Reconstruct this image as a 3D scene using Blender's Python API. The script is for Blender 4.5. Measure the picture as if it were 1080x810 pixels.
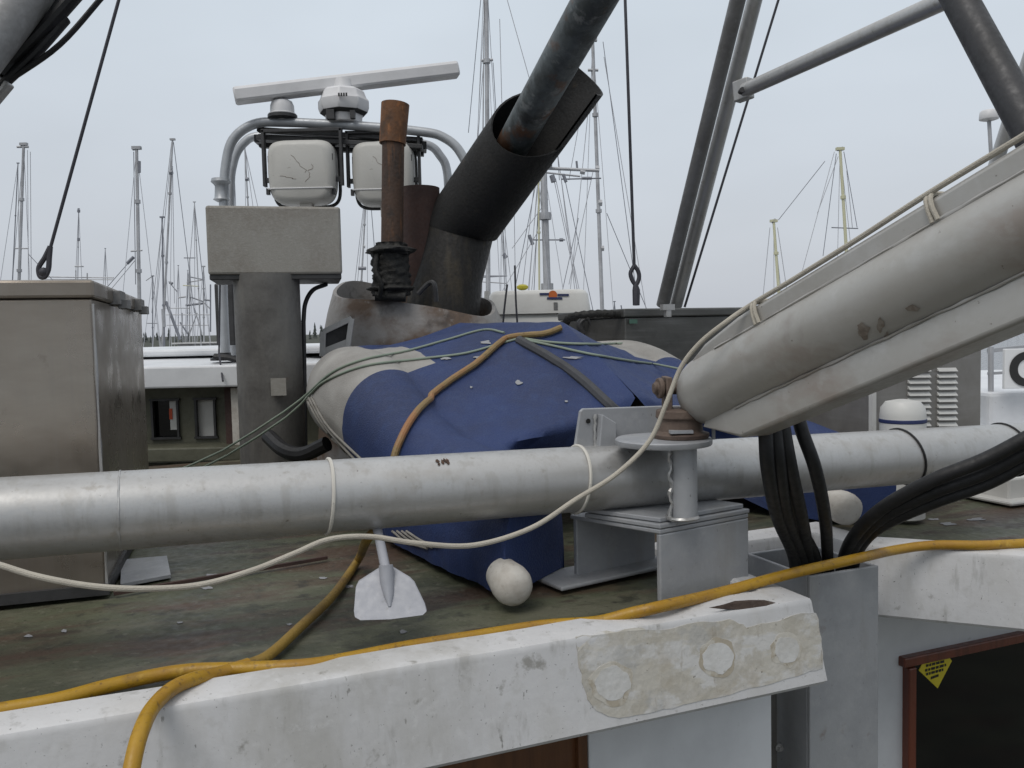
import bpy, math, random
from mathutils import Vector, Matrix, noise
random.seed(7)
scene = bpy.context.scene
for o in list(bpy.data.objects): bpy.data.objects.remove(o)
V = Vector
# ------------------------------------------------------------------ camera
F = 900.0; W0, H0 = 1080.0, 810.0
EYE = V((0, 0, 0.72))
PITCH = math.radians(-3.37); ROLL = math.radians(1.3)
fwd = V((0, math.cos(PITCH), math.sin(PITCH)))
right0 = V((1, 0, 0)); up0 = right0.cross(fwd)
right = right0 * math.cos(ROLL) - up0 * math.sin(ROLL) * -1
# roll so that world verticals lean slightly to the upper left of the picture
right = (right0 * math.cos(ROLL) - up0 * math.sin(ROLL)).normalized()
up = right.cross(fwd).normalized()
cam_d = bpy.data.cameras.new('camera'); cam = bpy.data.objects.new('camera', cam_d)
scene.collection.objects.link(cam); scene.camera = cam
cam_d.sensor_width = 36; cam_d.lens = F * 36 / W0; cam_d.clip_start = 0.05; cam_d.clip_end = 6000
m = Matrix((right, up, -fwd)).transposed().to_4x4(); m.translation = EYE
cam.matrix_world = m
# ------------------------------------------------------------------ world, sun, exposure
SUN_EL, SUN_AZ = math.radians(56), math.radians(-150)     # azimuth from +Y towards +X
wd = bpy.data.worlds.new('World'); scene.world = wd; wd.use_nodes = True
nt = wd.node_tree; nt.nodes.clear()
wout = nt.nodes.new('ShaderNodeOutputWorld')
sky = nt.nodes.new('ShaderNodeTexSky'); sky.sky_type = 'NISHITA'; sky.sun_disc = False
sky.sun_elevation = SUN_EL; sky.sun_rotation = SUN_AZ; sky.air_density = 1.5; sky.dust_density = 5
b1 = nt.nodes.new('ShaderNodeBackground'); nt.links.new(sky.outputs[0], b1.inputs[0]); b1.inputs[1].default_value = 0.012
tc = nt.nodes.new('ShaderNodeTexCoord'); sep = nt.nodes.new('ShaderNodeSeparateXYZ'); nt.links.new(tc.outputs['Generated'], sep.inputs[0])
rmp = nt.nodes.new('ShaderNodeValToRGB'); nt.links.new(sep.outputs[2], rmp.inputs[0])
cr = rmp.color_ramp; cr.elements[0].position = 0.0; cr.elements[0].color = (.55, .58, .635, 1)
cr.elements[1].position = 1.0; cr.elements[1].color = (.95, .95, .95, 1)
e = cr.elements.new(.14); e.color = (.575, .615, .675, 1)
e = cr.elements.new(.38); e.color = (.63, .695, .76, 1)
nz = nt.nodes.new('ShaderNodeTexNoise'); nz.inputs['Scale'].default_value = 1.6; nz.inputs['Detail'].default_value = 4
mp = nt.nodes.new('ShaderNodeMapping'); mp.inputs['Scale'].default_value = (1, 1, 2.6); nt.links.new(tc.outputs['Generated'], mp.inputs[0]); nt.links.new(mp.outputs[0], nz.inputs['Vector'])
mr = nt.nodes.new('ShaderNodeMapRange'); mr.inputs[1].default_value = .3; mr.inputs[2].default_value = .7; mr.inputs[3].default_value = .90; mr.inputs[4].default_value = 1.07
nt.links.new(nz.outputs[0], mr.inputs[0])
vm = nt.nodes.new('ShaderNodeVectorMath'); vm.operation = 'SCALE'; nt.links.new(rmp.outputs[0], vm.inputs[0]); nt.links.new(mr.outputs[0], vm.inputs['Scale'])
# the cloud is a little darker on the side behind the viewer
mr2 = nt.nodes.new('ShaderNodeMapRange'); nt.links.new(sep.outputs[1], mr2.inputs[0]); mr2.inputs[1].default_value = -.6; mr2.inputs[2].default_value = .5; mr2.inputs[3].default_value = .85; mr2.inputs[4].default_value = 1.0
vm2 = nt.nodes.new('ShaderNodeVectorMath'); vm2.operation = 'SCALE'; nt.links.new(vm.outputs[0], vm2.inputs[0]); nt.links.new(mr2.outputs[0], vm2.inputs['Scale'])
b2 = nt.nodes.new('ShaderNodeBackground'); nt.links.new(vm2.outputs[0], b2.inputs[0]); b2.inputs[1].default_value = 0.95
add = nt.nodes.new('ShaderNodeAddShader'); nt.links.new(b1.outputs[0], add.inputs[0]); nt.links.new(b2.outputs[0], add.inputs[1]); nt.links.new(add.outputs[0], wout.inputs[0])
sd = bpy.data.lights.new('sun', 'SUN'); sd.energy = 1.25; sd.angle = math.radians(28); sd.color = (1, .97, .93)
sun = bpy.data.objects.new('sun', sd); scene.collection.objects.link(sun)
sdir = V((math.sin(SUN_AZ) * math.cos(SUN_EL), math.cos(SUN_AZ) * math.cos(SUN_EL), math.sin(SUN_EL)))
sun.rotation_euler = sdir.to_track_quat('Z', 'Y').to_euler(); sun.location = sdir * 30
scene.view_settings.view_transform = 'Standard'; scene.view_settings.look = 'None'
scene.view_settings.exposure = 0; scene.view_settings.gamma = 1
# ------------------------------------------------------------------ photo coordinates -> metres
def ray(px, py):
    return fwd + right * ((px - W0 / 2) / F) + up * ((H0 / 2 - py) / F)
def P(px, py, D): return EYE + ray(px, py) * D
def PZ(px, py, z):
    r = ray(px, py); return EYE + r * ((z - EYE.z) / r.z)
def PP(px, py, p0, n):
    r = ray(px, py); return EYE + r * ((p0 - EYE).dot(n) / r.dot(n))
UA = math.radians(21.7)
U = V((math.cos(UA), math.sin(UA), 0)); N = V((-math.sin(UA), math.cos(UA), 0)); Z = V((0, 0, 1))
C0 = V((.79, 2.26, 0))
def B(a, b, z=0): return C0 + U * a + N * b + Z * z
# ------------------------------------------------------------------ mesh builder
def frame(d, ref=Z):
    d = d.normalized()
    if abs(d.dot(ref)) > .97: ref = V((1, 0, 0))
    s = d.cross(ref).normalized(); return s, s.cross(d).normalized()
def spline(pts, n=8):
    out = []
    q = [pts[0] * 2 - pts[1]] + list(pts) + [pts[-1] * 2 - pts[-2]]
    for i in range(1, len(q) - 2):
        for k in range(n):
            t = k / n; a, b, c, d = q[i - 1], q[i], q[i + 1], q[i + 2]
            out.append(.5 * ((2 * b) + (c - a) * t + (2 * a - 5 * b + 4 * c - d) * t * t + (3 * b - a - 3 * c + d) * t ** 3))
    out.append(pts[-1].copy()); return out
class MB:
    def __init__(s): s.v = []; s.f = []
    def quadgrid(s, rows, close=False, cap=False):
        b = len(s.v); n = len(rows[0])
        for r in rows: s.v += [V(p) for p in r]
        for i in range(len(rows) - 1):
            for j in range(n if close else n - 1):
                k = (j + 1) % n
                s.f.append((b + i * n + j, b + i * n + k, b + (i + 1) * n + k, b + (i + 1) * n + j))
        if cap:
            s.f.append(tuple(b + j for j in range(n))[::-1]); s.f.append(tuple(b + (len(rows) - 1) * n + j for j in range(n)))
        return s
    def tube(s, pts, r, seg=12, cap=True, jit=0, flat=1):
        pts = [V(p) for p in pts]; n = len(pts)
        rr = r if isinstance(r, (list, tuple)) else [r] * n
        d0 = pts[1] - pts[0]; sx, sy = frame(d0); rows = []
        for i, p in enumerate(pts):
            d = (pts[min(i + 1, n - 1)] - pts[max(i - 1, 0)]).normalized()
            sx = (sx - d * sx.dot(d)).normalized(); sy = sx.cross(d)
            rows.append([])
            for j in range(seg):
                a = 2 * math.pi * j / seg; q = rr[i] * (1 + (random.uniform(-jit, jit) if jit else 0))
                rows[-1].append(p + sx * math.cos(a) * q + sy * math.sin(a) * q * flat)
        s.quadgrid(rows, True, cap); return s
    def cyl(s, a, b, r, r2=None, seg=20, cap=True):
        r2 = r if r2 is None else r2
        n = 2; return s.tube([a, b], [r, r2], seg, cap)
    def box(s, c, sx, sy, sz, X=None, Y=None, Zv=None, taper=1):
        X = X or V((1, 0, 0)); Y = Y or V((0, 1, 0)); Zv = Zv or X.cross(Y)
        b = len(s.v)
        for k in (-1, 1):
            t = taper if k > 0 else 1
            for i, j in ((-1, -1), (1, -1), (1, 1), (-1, 1)):
                s.v.append(c + X * (i * sx / 2 * t) + Y * (j * sy / 2 * t) + Zv * (k * sz / 2))
        s.f += [(b + 3, b + 2, b + 1, b), (b + 4, b + 5, b + 6, b + 7)]
        for i in range(4): j = (i + 1) % 4; s.f.append((b + i, b + j, b + 4 + j, b + 4 + i))
        return s
    def bar(s, a, b, w, h, ref=Z):
        d = b - a; sx, sy = frame(d, ref)
        return s.box((a + b) / 2, w, h, d.length, sx, sy, d.normalized())
    def prism(s, poly, d):
        b = len(s.v); n = len(poly); s.v += [V(p) for p in poly] + [V(p) + d for p in poly]
        s.f.append(tuple(range(b + n - 1, b - 1, -1))); s.f.append(tuple(range(b + n, b + 2 * n)))
        for i in range(n): j = (i + 1) % n; s.f.append((b + i, b + j, b + n + j, b + n + i))
        return s
    def lathe(s, base, axis, prof, seg=24):
        sx, sy = frame(axis); ax = axis.normalized()
        rows = [[base + ax * h + (sx * math.cos(2 * math.pi * j / seg) + sy * math.sin(2 * math.pi * j / seg)) * max(r, 1e-4) for j in range(seg)] for r, h in prof]
        return s.quadgrid(rows, True, True)
    def ball(s, c, r, seg=16, sq=1, ax=Z):
        n = seg // 2; return s.lathe(c, ax, [(r * math.sin(math.pi * i / n), -r * sq * math.cos(math.pi * i / n)) for i in range(n + 1)], seg)
    def build(s, name, mat, parent=None, bevel=0, smooth=True, origin=None, angle=35):
        me = bpy.data.meshes.new(name)
        if origin is not None: o0 = V(origin)
        else:
            lo = [min(v[i] for v in s.v) for i in range(3)]; hi = [max(v[i] for v in s.v) for i in range(3)]
            o0 = V(((lo[0] + hi[0]) / 2, (lo[1] + hi[1]) / 2, lo[2]))
        if parent is not None: o0 = ORI[parent.name]
        me.from_pydata([tuple(v - o0) for v in s.v], [], s.f); me.validate(); me.update()
        import bmesh
        bm = bmesh.new(); bm.from_mesh(me); bmesh.ops.recalc_face_normals(bm, faces=bm.faces)
        bm.to_mesh(me); bm.free()
        ob = bpy.data.objects.new(name, me); scene.collection.objects.link(ob)
        me.materials.append(mat)
        if parent is not None: ob.parent = parent
        else: ob.location = o0
        ORI[ob.name] = o0
        if smooth:
            for p in me.polygons: p.use_smooth = True
            me.set_sharp_from_angle(angle=math.radians(angle))
        if bevel:
            bv = ob.modifiers.new('bevel', 'BEVEL'); bv.width = bevel; bv.segments = 2; bv.limit_method = 'ANGLE'; bv.angle_limit = math.radians(40)
        return ob
ORI = {}
def thing(name, loc, label, cat, group=None):
    o = bpy.data.objects.new(name, None); scene.collection.objects.link(o); o.location = loc
    o.empty_display_size = .05; ORI[o.name] = V(loc)
    o['label'] = label; o['category'] = cat
    if group: o['group'] = group
    return o
def tag(o, label, cat, group=None):
    o['label'] = label; o['category'] = cat
    if group: o['group'] = group
    return o
def struct(o, kind='structure'): o['kind'] = kind; return o
# ------------------------------------------------------------------ materials
def mat(name, col, rough=.6, metal=0, layers=(), bump=0, bscale=60, spec=.5, coat=0, brough=True, rotz=0):
    """layers: (scale xyz, colour, lo, hi, strength, detail)"""
    M = bpy.data.materials.new(name); M.use_nodes = True; t = M.node_tree; b = t.nodes['Principled BSDF']
    b.inputs['Roughness'].default_value = rough; b.inputs['Metallic'].default_value = metal
    b.inputs['Specular IOR Level'].default_value = spec; b.inputs['Coat Weight'].default_value = coat
    tcn = t.nodes.new('ShaderNodeTexCoord'); cur = None
    first = t.nodes.new('ShaderNodeRGB'); first.outputs[0].default_value = (*col, 1); cur = first.outputs[0]
    for i, L in enumerate(layers):
        sc, c, lo, hi, st = L[:5]; det = L[5] if len(L) > 5 else 6
        mpn = t.nodes.new('ShaderNodeMapping'); mpn.inputs['Scale'].default_value = sc if isinstance(sc, tuple) else (sc, sc, sc)
        mpn.inputs['Location'].default_value = (i * 3.7, i * 1.9, i * 5.1)
        if rotz:
            pre = t.nodes.new('ShaderNodeMapping'); pre.inputs['Rotation'].default_value = (0, 0, rotz); t.links.new(tcn.outputs['Object'], pre.inputs[0]); t.links.new(pre.outputs[0], mpn.inputs[0])
        else: t.links.new(tcn.outputs['Object'], mpn.inputs[0])
        nn = t.nodes.new('ShaderNodeTexNoise'); nn.inputs['Scale'].default_value = 1; nn.inputs['Detail'].default_value = det; nn.inputs['Roughness'].default_value = .6
        t.links.new(mpn.outputs[0], nn.inputs['Vector'])
        mrn = t.nodes.new('ShaderNodeMapRange'); mrn.inputs[1].default_value = lo; mrn.inputs[2].default_value = hi; mrn.inputs[4].default_value = st
        t.links.new(nn.outputs[0], mrn.inputs[0])
        mx = t.nodes.new('ShaderNodeMix'); mx.data_type = 'RGBA'; t.links.new(mrn.outputs[0], mx.inputs[0]); t.links.new(cur, mx.inputs[6]); mx.inputs[7].default_value = (*c, 1)
        cur = mx.outputs[2]
    t.links.new(cur, b.inputs['Base Color'])
    nb = t.nodes.new('ShaderNodeTexNoise'); nb.inputs['Scale'].default_value = bscale; nb.inputs['Detail'].default_value = 8
    t.links.new(tcn.outputs['Object'], nb.inputs['Vector'])
    if bump:
        bn = t.nodes.new('ShaderNodeBump'); bn.inputs['Strength'].default_value = bump; bn.inputs['Distance'].default_value = .01
        t.links.new(nb.outputs[0], bn.inputs['Height']); t.links.new(bn.outputs[0], b.inputs['Normal'])
    if brough:
        mrr = t.nodes.new('ShaderNodeMapRange'); mrr.inputs[1].default_value = .3; mrr.inputs[2].default_value = .7
        mrr.inputs[3].default_value = max(.02, rough - .1); mrr.inputs[4].default_value = min(1, rough + .12)
        t.links.new(nb.outputs[0], mrr.inputs[0]); t.links.new(mrr.outputs[0], b.inputs['Roughness'])
    return M
M = {}
M['alu'] = mat('weathered_aluminium', (.46, .46, .455), .40, .55, [(1.4, (.39, .385, .375), .42, .62, .8), ((30, 30, 4), (.35, .34, .32), .53, .64, .55), ((9, 9, 2), (.50, .50, .495), .54, .66, .5), (22, (.30, .28, .25), .63, .70, .6), ((4, 4, 4), (.30, .27, .23), .60, .74, .6), ((140, 6, 140), (.40, .395, .385), .55, .66, .5), (70, (.14, .13, .12), .69, .71, .7)], .03, 90)
M['alu_boom'] = mat('weathered_boom_aluminium', (.45, .445, .43), .42, .4, [(1.5, (.38, .365, .335), .42, .62, .8), ((3.5, 3.5, 7), (.31, .26, .225), .52, .66, .7), (14, (.49, .485, .47), .55, .66, .35), (3, (.21, .17, .145), .64, .74, .6), (70, (.16, .14, .12), .69, .71, .7)], .03, 80)
M['alu_dark'] = mat('grey_galvanised_pipe', (.22, .22, .22), .5, .35, [(4, (.13, .125, .12), .4, .65, .8), (30, (.3, .3, .3), .55, .7, .4)], .15, 70)
M['plate'] = mat('cast_plate_aluminium', (.37, .38, .395), .5, .25, [(5, (.29, .30, .32), .42, .62, .8), (20, (.43, .435, .44), .56, .66, .35), ((10, 10, 1.5), (.30, .295, .285), .54, .66, .5), (8, (.2, .15, .12), .64, .72, .6), (70, (.16, .15, .14), .67, .70, .6)], .08, 60)
M['steel'] = mat('brushed_stainless_steel', (.40, .36, .31), .3, .85, [((1.0, 1.0, 2.5), (.24, .205, .17), .38, .62, .85), ((110, 110, 2), (.32, .3, .27), .45, .7, .22), (9, (.17, .145, .12), .66, .76, .5)], .006, 9)  # broad brown blotches paint soft warm reflections into the colour
M['steel_dark'] = mat('dull_locker_steel', (.13, .13, .125), .45, .6, [(2.5, (.1, .1, .095), .4, .65, .8), ((3, 3, 60), (.2, .2, .2), .5, .7, .5)], .05, 30)
M['steel_vent'] = mat('grey_brown_locker_steel', (.25, .24, .225), .45, .4, [(3, (.17, .155, .14), .4, .65, .7), ((3, 3, 40), (.3, .29, .28), .5, .7, .4)], .05, 30)
M['column'] = mat('stained_steel_column', (.16, .155, .145), .55, .35, [(4, (.09, .085, .08), .4, .65, .9), ((12, 12, 2.5), (.2, .19, .17), .5, .7, .6), (7, (.17, .09, .055), .66, .76, .7)], .15, 50)
M['headbox'] = mat('grey_painted_galvanised_sheet', (.27, .26, .235), .6, .15, [(3, (.2, .18, .155), .4, .65, .8), (50, (.32, .31, .29), .45, .7, .5), (12, (.14, .12, .1), .64, .76, .6)], .15, 120)
M['white'] = mat('weathered_white_paint', (.58, .58, .585), .5, 0, [(1.5, (.50, .50, .505), .42, .62, .7), ((9, 9, 2.5), (.47, .46, .44), .52, .66, .4), (22, (.44, .435, .42), .58, .68, .45), ((60, 60, 22), (.17, .165, .15), .665, .70, .75), (130, (.06, .06, .055), .67, .69, .8), ((26, 26, 5), (.33, .325, .31), .58, .70, .6), ((3, 3, 1), (.36, .35, .32), .55, .68, .6), (11, (.20, .19, .165), .64, .70, .7), (28, (.62, .62, .62), .58, .64, .3)], .10, 45, rotz=-math.radians(21.7))
M['white2'] = mat('white_gelcoat', (.66, .675, .695), .4, 0, [(3, (.45, .46, .48), .4, .7, .6), (25, (.35, .34, .33), .66, .75, .5)], .05, 40)
M['deck'] = mat('olive_painted_deck', (.088, .094, .058), .5, 0, [(2.2, (.048, .053, .034), .40, .60, .9), ((2.2, 6, 2), (.135, .13, .092), .50, .62, .7), ((1.3, 4.5, 2), (.078, .046, .032), .50, .60, .85), ((3, 8, 2), (.04, .026, .019), .56, .64, .8), (14, (.03, .03, .022), .56, .66, .75), (40, (.15, .145, .11), .60, .66, .5), (5, (.024, .026, .018), .58, .68, .7), (90, (.018, .018, .014), .63, .67, .8)], .25, 40, rotz=-math.radians(21.7))
M['tan'] = mat('exposed_tan_filler', (.47, .45, .40), .7, 0, [((5, 5, 12), (.55, .55, .545), .48, .54, .8), (13, (.40, .375, .32), .5, .56, .7), (7, (.36, .36, .35), .56, .62, .6), (9, (.38, .34, .27), .54, .68, .6), (18, (.54, .52, .48), .55, .65, .5), ((40, 40, 6), (.26, .22, .17), .62, .72, .6), (60, (.1, .085, .06), .68, .73, .8)], .25, 60)
M['plug'] = mat('bare_white_gelcoat_spot', (.57, .57, .56), .6, 0, [(14, (.44, .43, .40), .42, .65, .8), (50, (.3, .27, .22), .64, .72, .7)], .2, 60)
M['boom_mark'] = mat('brown_scuff', (.19, .155, .125), .7, 0, [(60, (.27, .24, .205), .45, .6, .9)])
M['board'] = mat('white_sign_face', (.75, .76, .77), .45)
M['ring'] = mat('brown_stain_ring', (.38, .34, .27), .7, 0, [(14, (.50, .48, .43), .46, .54, .95), (60, (.13, .1, .07), .65, .7, .8)], .2, 60)
M['rust'] = mat('rusted_steel', (.15, .07, .032), .8, .1, [(6, (.05, .032, .022), .44, .60, .9), ((14, 14, 5), (.32, .13, .045), .53, .64, .8), (40, (.03, .025, .02), .6, .7, .6)], .35, 60)
M['rust_dark'] = mat('heat_browned_steel', (.062, .036, .024), .75, .1, [((4, 4, 3), (.03, .022, .018), .48, .60, .9), ((16, 16, 2), (.17, .075, .03), .52, .64, .8), ((6, 6, 7), (.025, .02, .018), .58, .66, .8)], .3, 60)
M['rust_brown'] = mat('red_brown_rust_drum', (.06, .032, .026), .8, 0, [(6, (.035, .022, .02), .4, .65, .9)], .2, 60)
M['soot'] = mat('sooty_black_steel', (.006, .006, .0058), .7, .0, [(5, (.011, .0105, .0095), .45, .68, .9), ((10, 10, 3), (.012, .011, .01), .5, .65, .8), (12, (.04, .03, .02), .64, .75, .7)], .25, 60)
M['hollow_shade'] = mat('hollow_shade_black', (.008, .008, .008), .85)  # near-black that paints the shade inside hollows
M['dark_pole'] = mat('dark_weathered_pole', (.045, .045, .048), .5, .3, [(5, (.028, .028, .028), .4, .65, .8)], .15, 60)
M['pole'] = mat('oxidised_pole', (.13, .15, .155), .55, .25, [(7, (.06, .068, .068), .42, .60, .9), (4, (.15, .075, .04), .54, .62, .85), (14, (.24, .25, .25), .57, .66, .7), (3, (.03, .03, .03), .58, .66, .8)], .2, 60)
M['swivel'] = mat('rusty_brown_swivel', (.13, .095, .075), .7, .15, [(9, (.08, .055, .045), .4, .62, .9), (25, (.22, .19, .16), .58, .7, .7)], .35, 50)
M['white_rope'] = mat('off_white_rope', (.42, .39, .33), .8, 0, [(15, (.36, .33, .28), .45, .65, .8)], .3, 300)
M['yellow'] = mat('yellow_rubber_hose', (.38, .215, .010), .45, 0, [(8, (.30, .15, .015), .42, .65, .8), (60, (.16, .09, .02), .58, .68, .8), (12, (.22, .12, .02), .56, .66, .6), (25, (.55, .36, .06), .62, .72, .6)], .1, 120)
M['tan_hose'] = mat('sun_faded_tan_hose', (.22, .15, .06), .55, 0, [(6, (.30, .13, .05), .48, .62, .8), (30, (.12, .08, .04), .58, .7, .7)], .2, 120)
M['mud_hose'] = mat('muddy_yellow_hose', (.27, .17, .03), .55, 0, [(7, (.13, .08, .025), .4, .6, .9), (30, (.4, .26, .05), .6, .7, .7)], .2, 120)
M['black'] = mat('black_hose_rubber', (.007, .007, .008), .55, 0, [(20, (.013, .013, .014), .45, .65, .8)], .08, 60)
M['black_rough'] = mat('black_flexible_wrap', (.01, .01, .009), .7, 0, [(12, (.03, .027, .022), .55, .7, .8)], .6, 60)
M['rail'] = mat('grey_rail_tube', (.38, .40, .42), .4, .3, [(5, (.27, .28, .3), .4, .65, .8), (25, (.15, .13, .12), .66, .74, .6)], .05, 40)
M['paddle'] = mat('pale_grey_plastic', (.34, .35, .385), .45, 0, [(8, (.32, .33, .36), .4, .65, .7), (40, (.24, .24, .24), .64, .72, .5)], .08, 60)
M['cone'] = mat('dirty_white_rubber', (.50, .48, .44), .6, 0, [(20, (.38, .35, .31), .42, .65, .8), (70, (.25, .22, .19), .62, .72, .6)], .2, 60)
M['lamp'] = mat('chalky_white_lamp_paint', (.46, .455, .43), .5, 0, [(5, (.45, .44, .41), .4, .65, .7), ((25, 25, 60), (.24, .22, .19), .66, .72, .7), (20, (.2, .14, .1), .7, .76, .7)], .08, 60)
M['radar'] = mat('grey_white_radar_housing', (.62, .62, .63), .45, 0, [(6, (.52, .52, .53), .4, .65, .7)], .04, 60)
M['dark'] = mat('dark_grey_metal', (.05, .05, .052), .55, .3, [(10, (.03, .03, .03), .45, .65, .8)], .1, 60)
M['wood_red'] = mat('varnished_red_wood', (.15, .035, .016), .4, 0, [((30, 30, 2), (.08, .02, .01), .45, .65, .8)], .1, 60, coat=.3)
M['wood'] = mat('varnished_brown_door_wood', (.13, .05, .018), .4, 0, [((25, 25, 1.5), (.07, .025, .01), .4, .65, .9)], .1, 60, coat=.3)
M['glass_dark'] = mat('dark_window_glass', (.004, .0045, .005), .08, 0, [], 0, spec=.3, brough=False)
M['sticker'] = mat('yellow_sticker', (.60, .50, .03), .5)
M['ink'] = mat('black_ink', (.02, .02, .02), .5)
M['green_cord'] = mat('faded_green_cord', (.22, .27, .22), .8, 0, [(20, (.22, .25, .2), .45, .65, .8)])
M['grey_cord'] = mat('grey_cord', (.24, .23, .21), .8, 0, [(20, (.15, .14, .12), .45, .65, .8)])
M['wire'] = mat('steel_wire_rope', (.045, .045, .055), .6, .3)
M['mast_far'] = mat('grey_mast_metal', (.42, .43, .45), .5, .2, [(2, (.24, .24, .25), .4, .65, .7)])
M['stay'] = mat('grey_stay_wire', (.42, .43, .46), .5)
M['mast_cream'] = mat('cream_painted_mast', (.56, .55, .38), .5)
M['mast_dark'] = mat('dark_mast_metal', (.19, .20, .23), .5)
M['hull_white'] = mat('far_white_hull', (.55, .55, .55), .5, 0, [(1.5, (.42, .42, .42), .4, .65, .7)])
M['hull_blue'] = mat('far_blue_hull', (.04, .07, .14), .5)
M['hull_green'] = mat('far_green_hull', (.06, .13, .10), .5)
M['strap'] = mat('grey_webbing_strap', (.05, .052, .058), .8)
M['chest'] = mat('white_moulded_chest', (.56, .56, .54), .45, 0, [(4, (.47, .46, .44), .4, .65, .7)], .03, 60)
M['orange'] = mat('orange_print', (.55, .14, .03), .5)
M['navy'] = mat('navy_print', (.02, .03, .10), .5)
M['yel2'] = mat('yellow_fitting', (.4, .35, .02), .5)
M['olive'] = mat('olive_painted_board', (.10, .10, .07), .6, 0, [(5, (.06, .06, .04), .4, .65, .8)], .2, 40)
M['red_print'] = mat('orange_red_print', (.5, .07, .02), .5)
M['tie'] = mat('pale_plastic_tie', (.55, .53, .48), .5)

# cover: navy with pale panels round the bow; the panels are cut by the dinghy's own length
def cover_mat():
    Mt = mat('blue_canvas_cover', (.013, .031, .112), .65, 0, [(3, (.012, .023, .074), .42, .62, .8), (25, (.020, .042, .125), .5, .7, .6)], .25, 160)
    return Mt
M['cover'] = cover_mat()
M['cover_grey'] = mat('pale_grey_canvas_panel', (.42, .41, .39), .65, 0, [(4, (.34, .33, .31), .4, .65, .7), (25, (.28, .27, .25), .6, .72, .5)], .25, 160)
M['poop'] = mat('dried_bird_droppings', (.26, .265, .28), .8)
M['water'] = mat('harbour_water', (.03, .04, .045), .15, 0, [], .5, 3)
M['land'] = mat('far_shore_ground', (.05, .055, .045), .9)
M['tree'] = mat('far_conifer_green', (.05, .058, .054), .9)

# ================================================================== SETTING
mb = MB(); s_ = 3000; mb.quadgrid([[V((-s_, -s_, -3.3)), V((s_, -s_, -3.3))], [V((-s_, s_, -3.3)), V((s_, s_, -3.3))]])
struct(mb.build('water', M['water'], origin=(0, 0, -3.3)))
# far shore
rows = []
for k in range(0, 121):
    x = -900 + 15 * k
    h = 3 + 2.5 * noise.noise(V((x * .006, 3, 0))) + 1.2 * noise.noise(V((x * .03, 9, 0)))
    rows.append([V((x, 560, -3.4)), V((x, 570, -1.5 + h * .2)), V((x, 640, h)), V((x, 800, h * 1.3)), V((x, 900, -3.4))])
mb = MB().quadgrid(rows); struct(mb.build('far_shore', M['land'], origin=(0, 600, -3.3)))
mb = MB()
for k in range(420):
    x = random.uniform(-520, 520); y = random.uniform(575, 650)
    h = random.uniform(5, 10) * (1 + .6 * noise.noise(V((x * .012, 0, 0)))); r = h * random.uniform(.16, .26); z0 = random.uniform(-1.5, 1.5)
    for q in range(4):
        zz = z0 + h * q / 4.6; rr = r * (1 - q / 4.6)
        mb.lathe(V((x + random.uniform(-.3, .3), y, zz)), Z, [(rr * random.uniform(.8, 1.1), 0), (rr * .15, h / 3.2)], 7)
o = mb.build('far_woods', M['tree'], smooth=False); struct(o, 'stuff')

# ================================================================== OUR BOAT: cabin roof, walls, window
cabin = thing('fishing_boat_cabin', B(0, 0, -2.2), 'cabin of the near fishing boat with olive roof deck and stained white edge', 'boat cabin')
outline = [(-9, -.05), (-.04, -.05), (-.04, .52), (.47, .52), (.47, .33), (.84, -.04), (4.5, -.04)]
def offset(poly, d):
    out = []
    for i, p in enumerate(poly):
        p = V((p[0], p[1])); 
        def nrm(a, b):
            t = (V(b) - V(a)).normalized(); return V((t.y, -t.x))       # outward (towards the viewer)
        ns = []
        if i > 0: ns.append(nrm(poly[i - 1], poly[i]))
        if i < len(poly) - 1: ns.append(nrm(poly[i], poly[i + 1]))
        if len(ns) == 1: out.append(p + ns[0] * d)
        else:
            b = (ns[0] + ns[1]).normalized(); out.append(p + b * (d / max(.3, b.dot(ns[0]))))
    return out
prof = [(-.108, -.03), (-.102, .012), (-.09, .020), (-.05, .018), (-.010, .013), (-.003, .0105), (.0, .005), (.0012, -.003), (.0035, -.02), (.028, -.205), (.02, -.215), (0, -.218), (-.03, -.216)]
# densify outline so the edge is a little uneven like hand-laid glass fibre
rows = []
dense = []
for i in range(len(outline) - 1):
    a, b = V(outline[i]), V(outline[i + 1]); n = max(1, int((b - a).length / .06)) if i in (0, 4, 5) else 2
    n = min(n, 90)
    for k in range(n): dense.append((i, k / n))
dense.append((len(outline) - 2, 1.0))
offs = {d: offset(outline, d) for d, _ in prof}
for (i, t) in dense:
    row = []
    for d, z in prof:
        q = offs[d][i].lerp(offs[d][i + 1], t)
        w = (noise.noise(V((q.x * 3, q.y * 3, z * 4))) * .004 + noise.noise(V((q.x * 14, q.y * 14, z * 20))) * .0012) * (1 if z > .011 else (.5 if z > -.002 else .12))
        row.append(B(q.x, q.y, z + w))
    rows.append(row)
fmb = MB().quadgrid(rows)
from mathutils.bvhtree import BVHTree
fbvh = BVHTree.FromPolygons(list(fmb.v), list(fmb.f))
fascia = fmb.build('roof_edge', M['white'], cabin, angle=33)
fascia['label'] = 'thick white painted roof edge with dirt specks'
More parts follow.
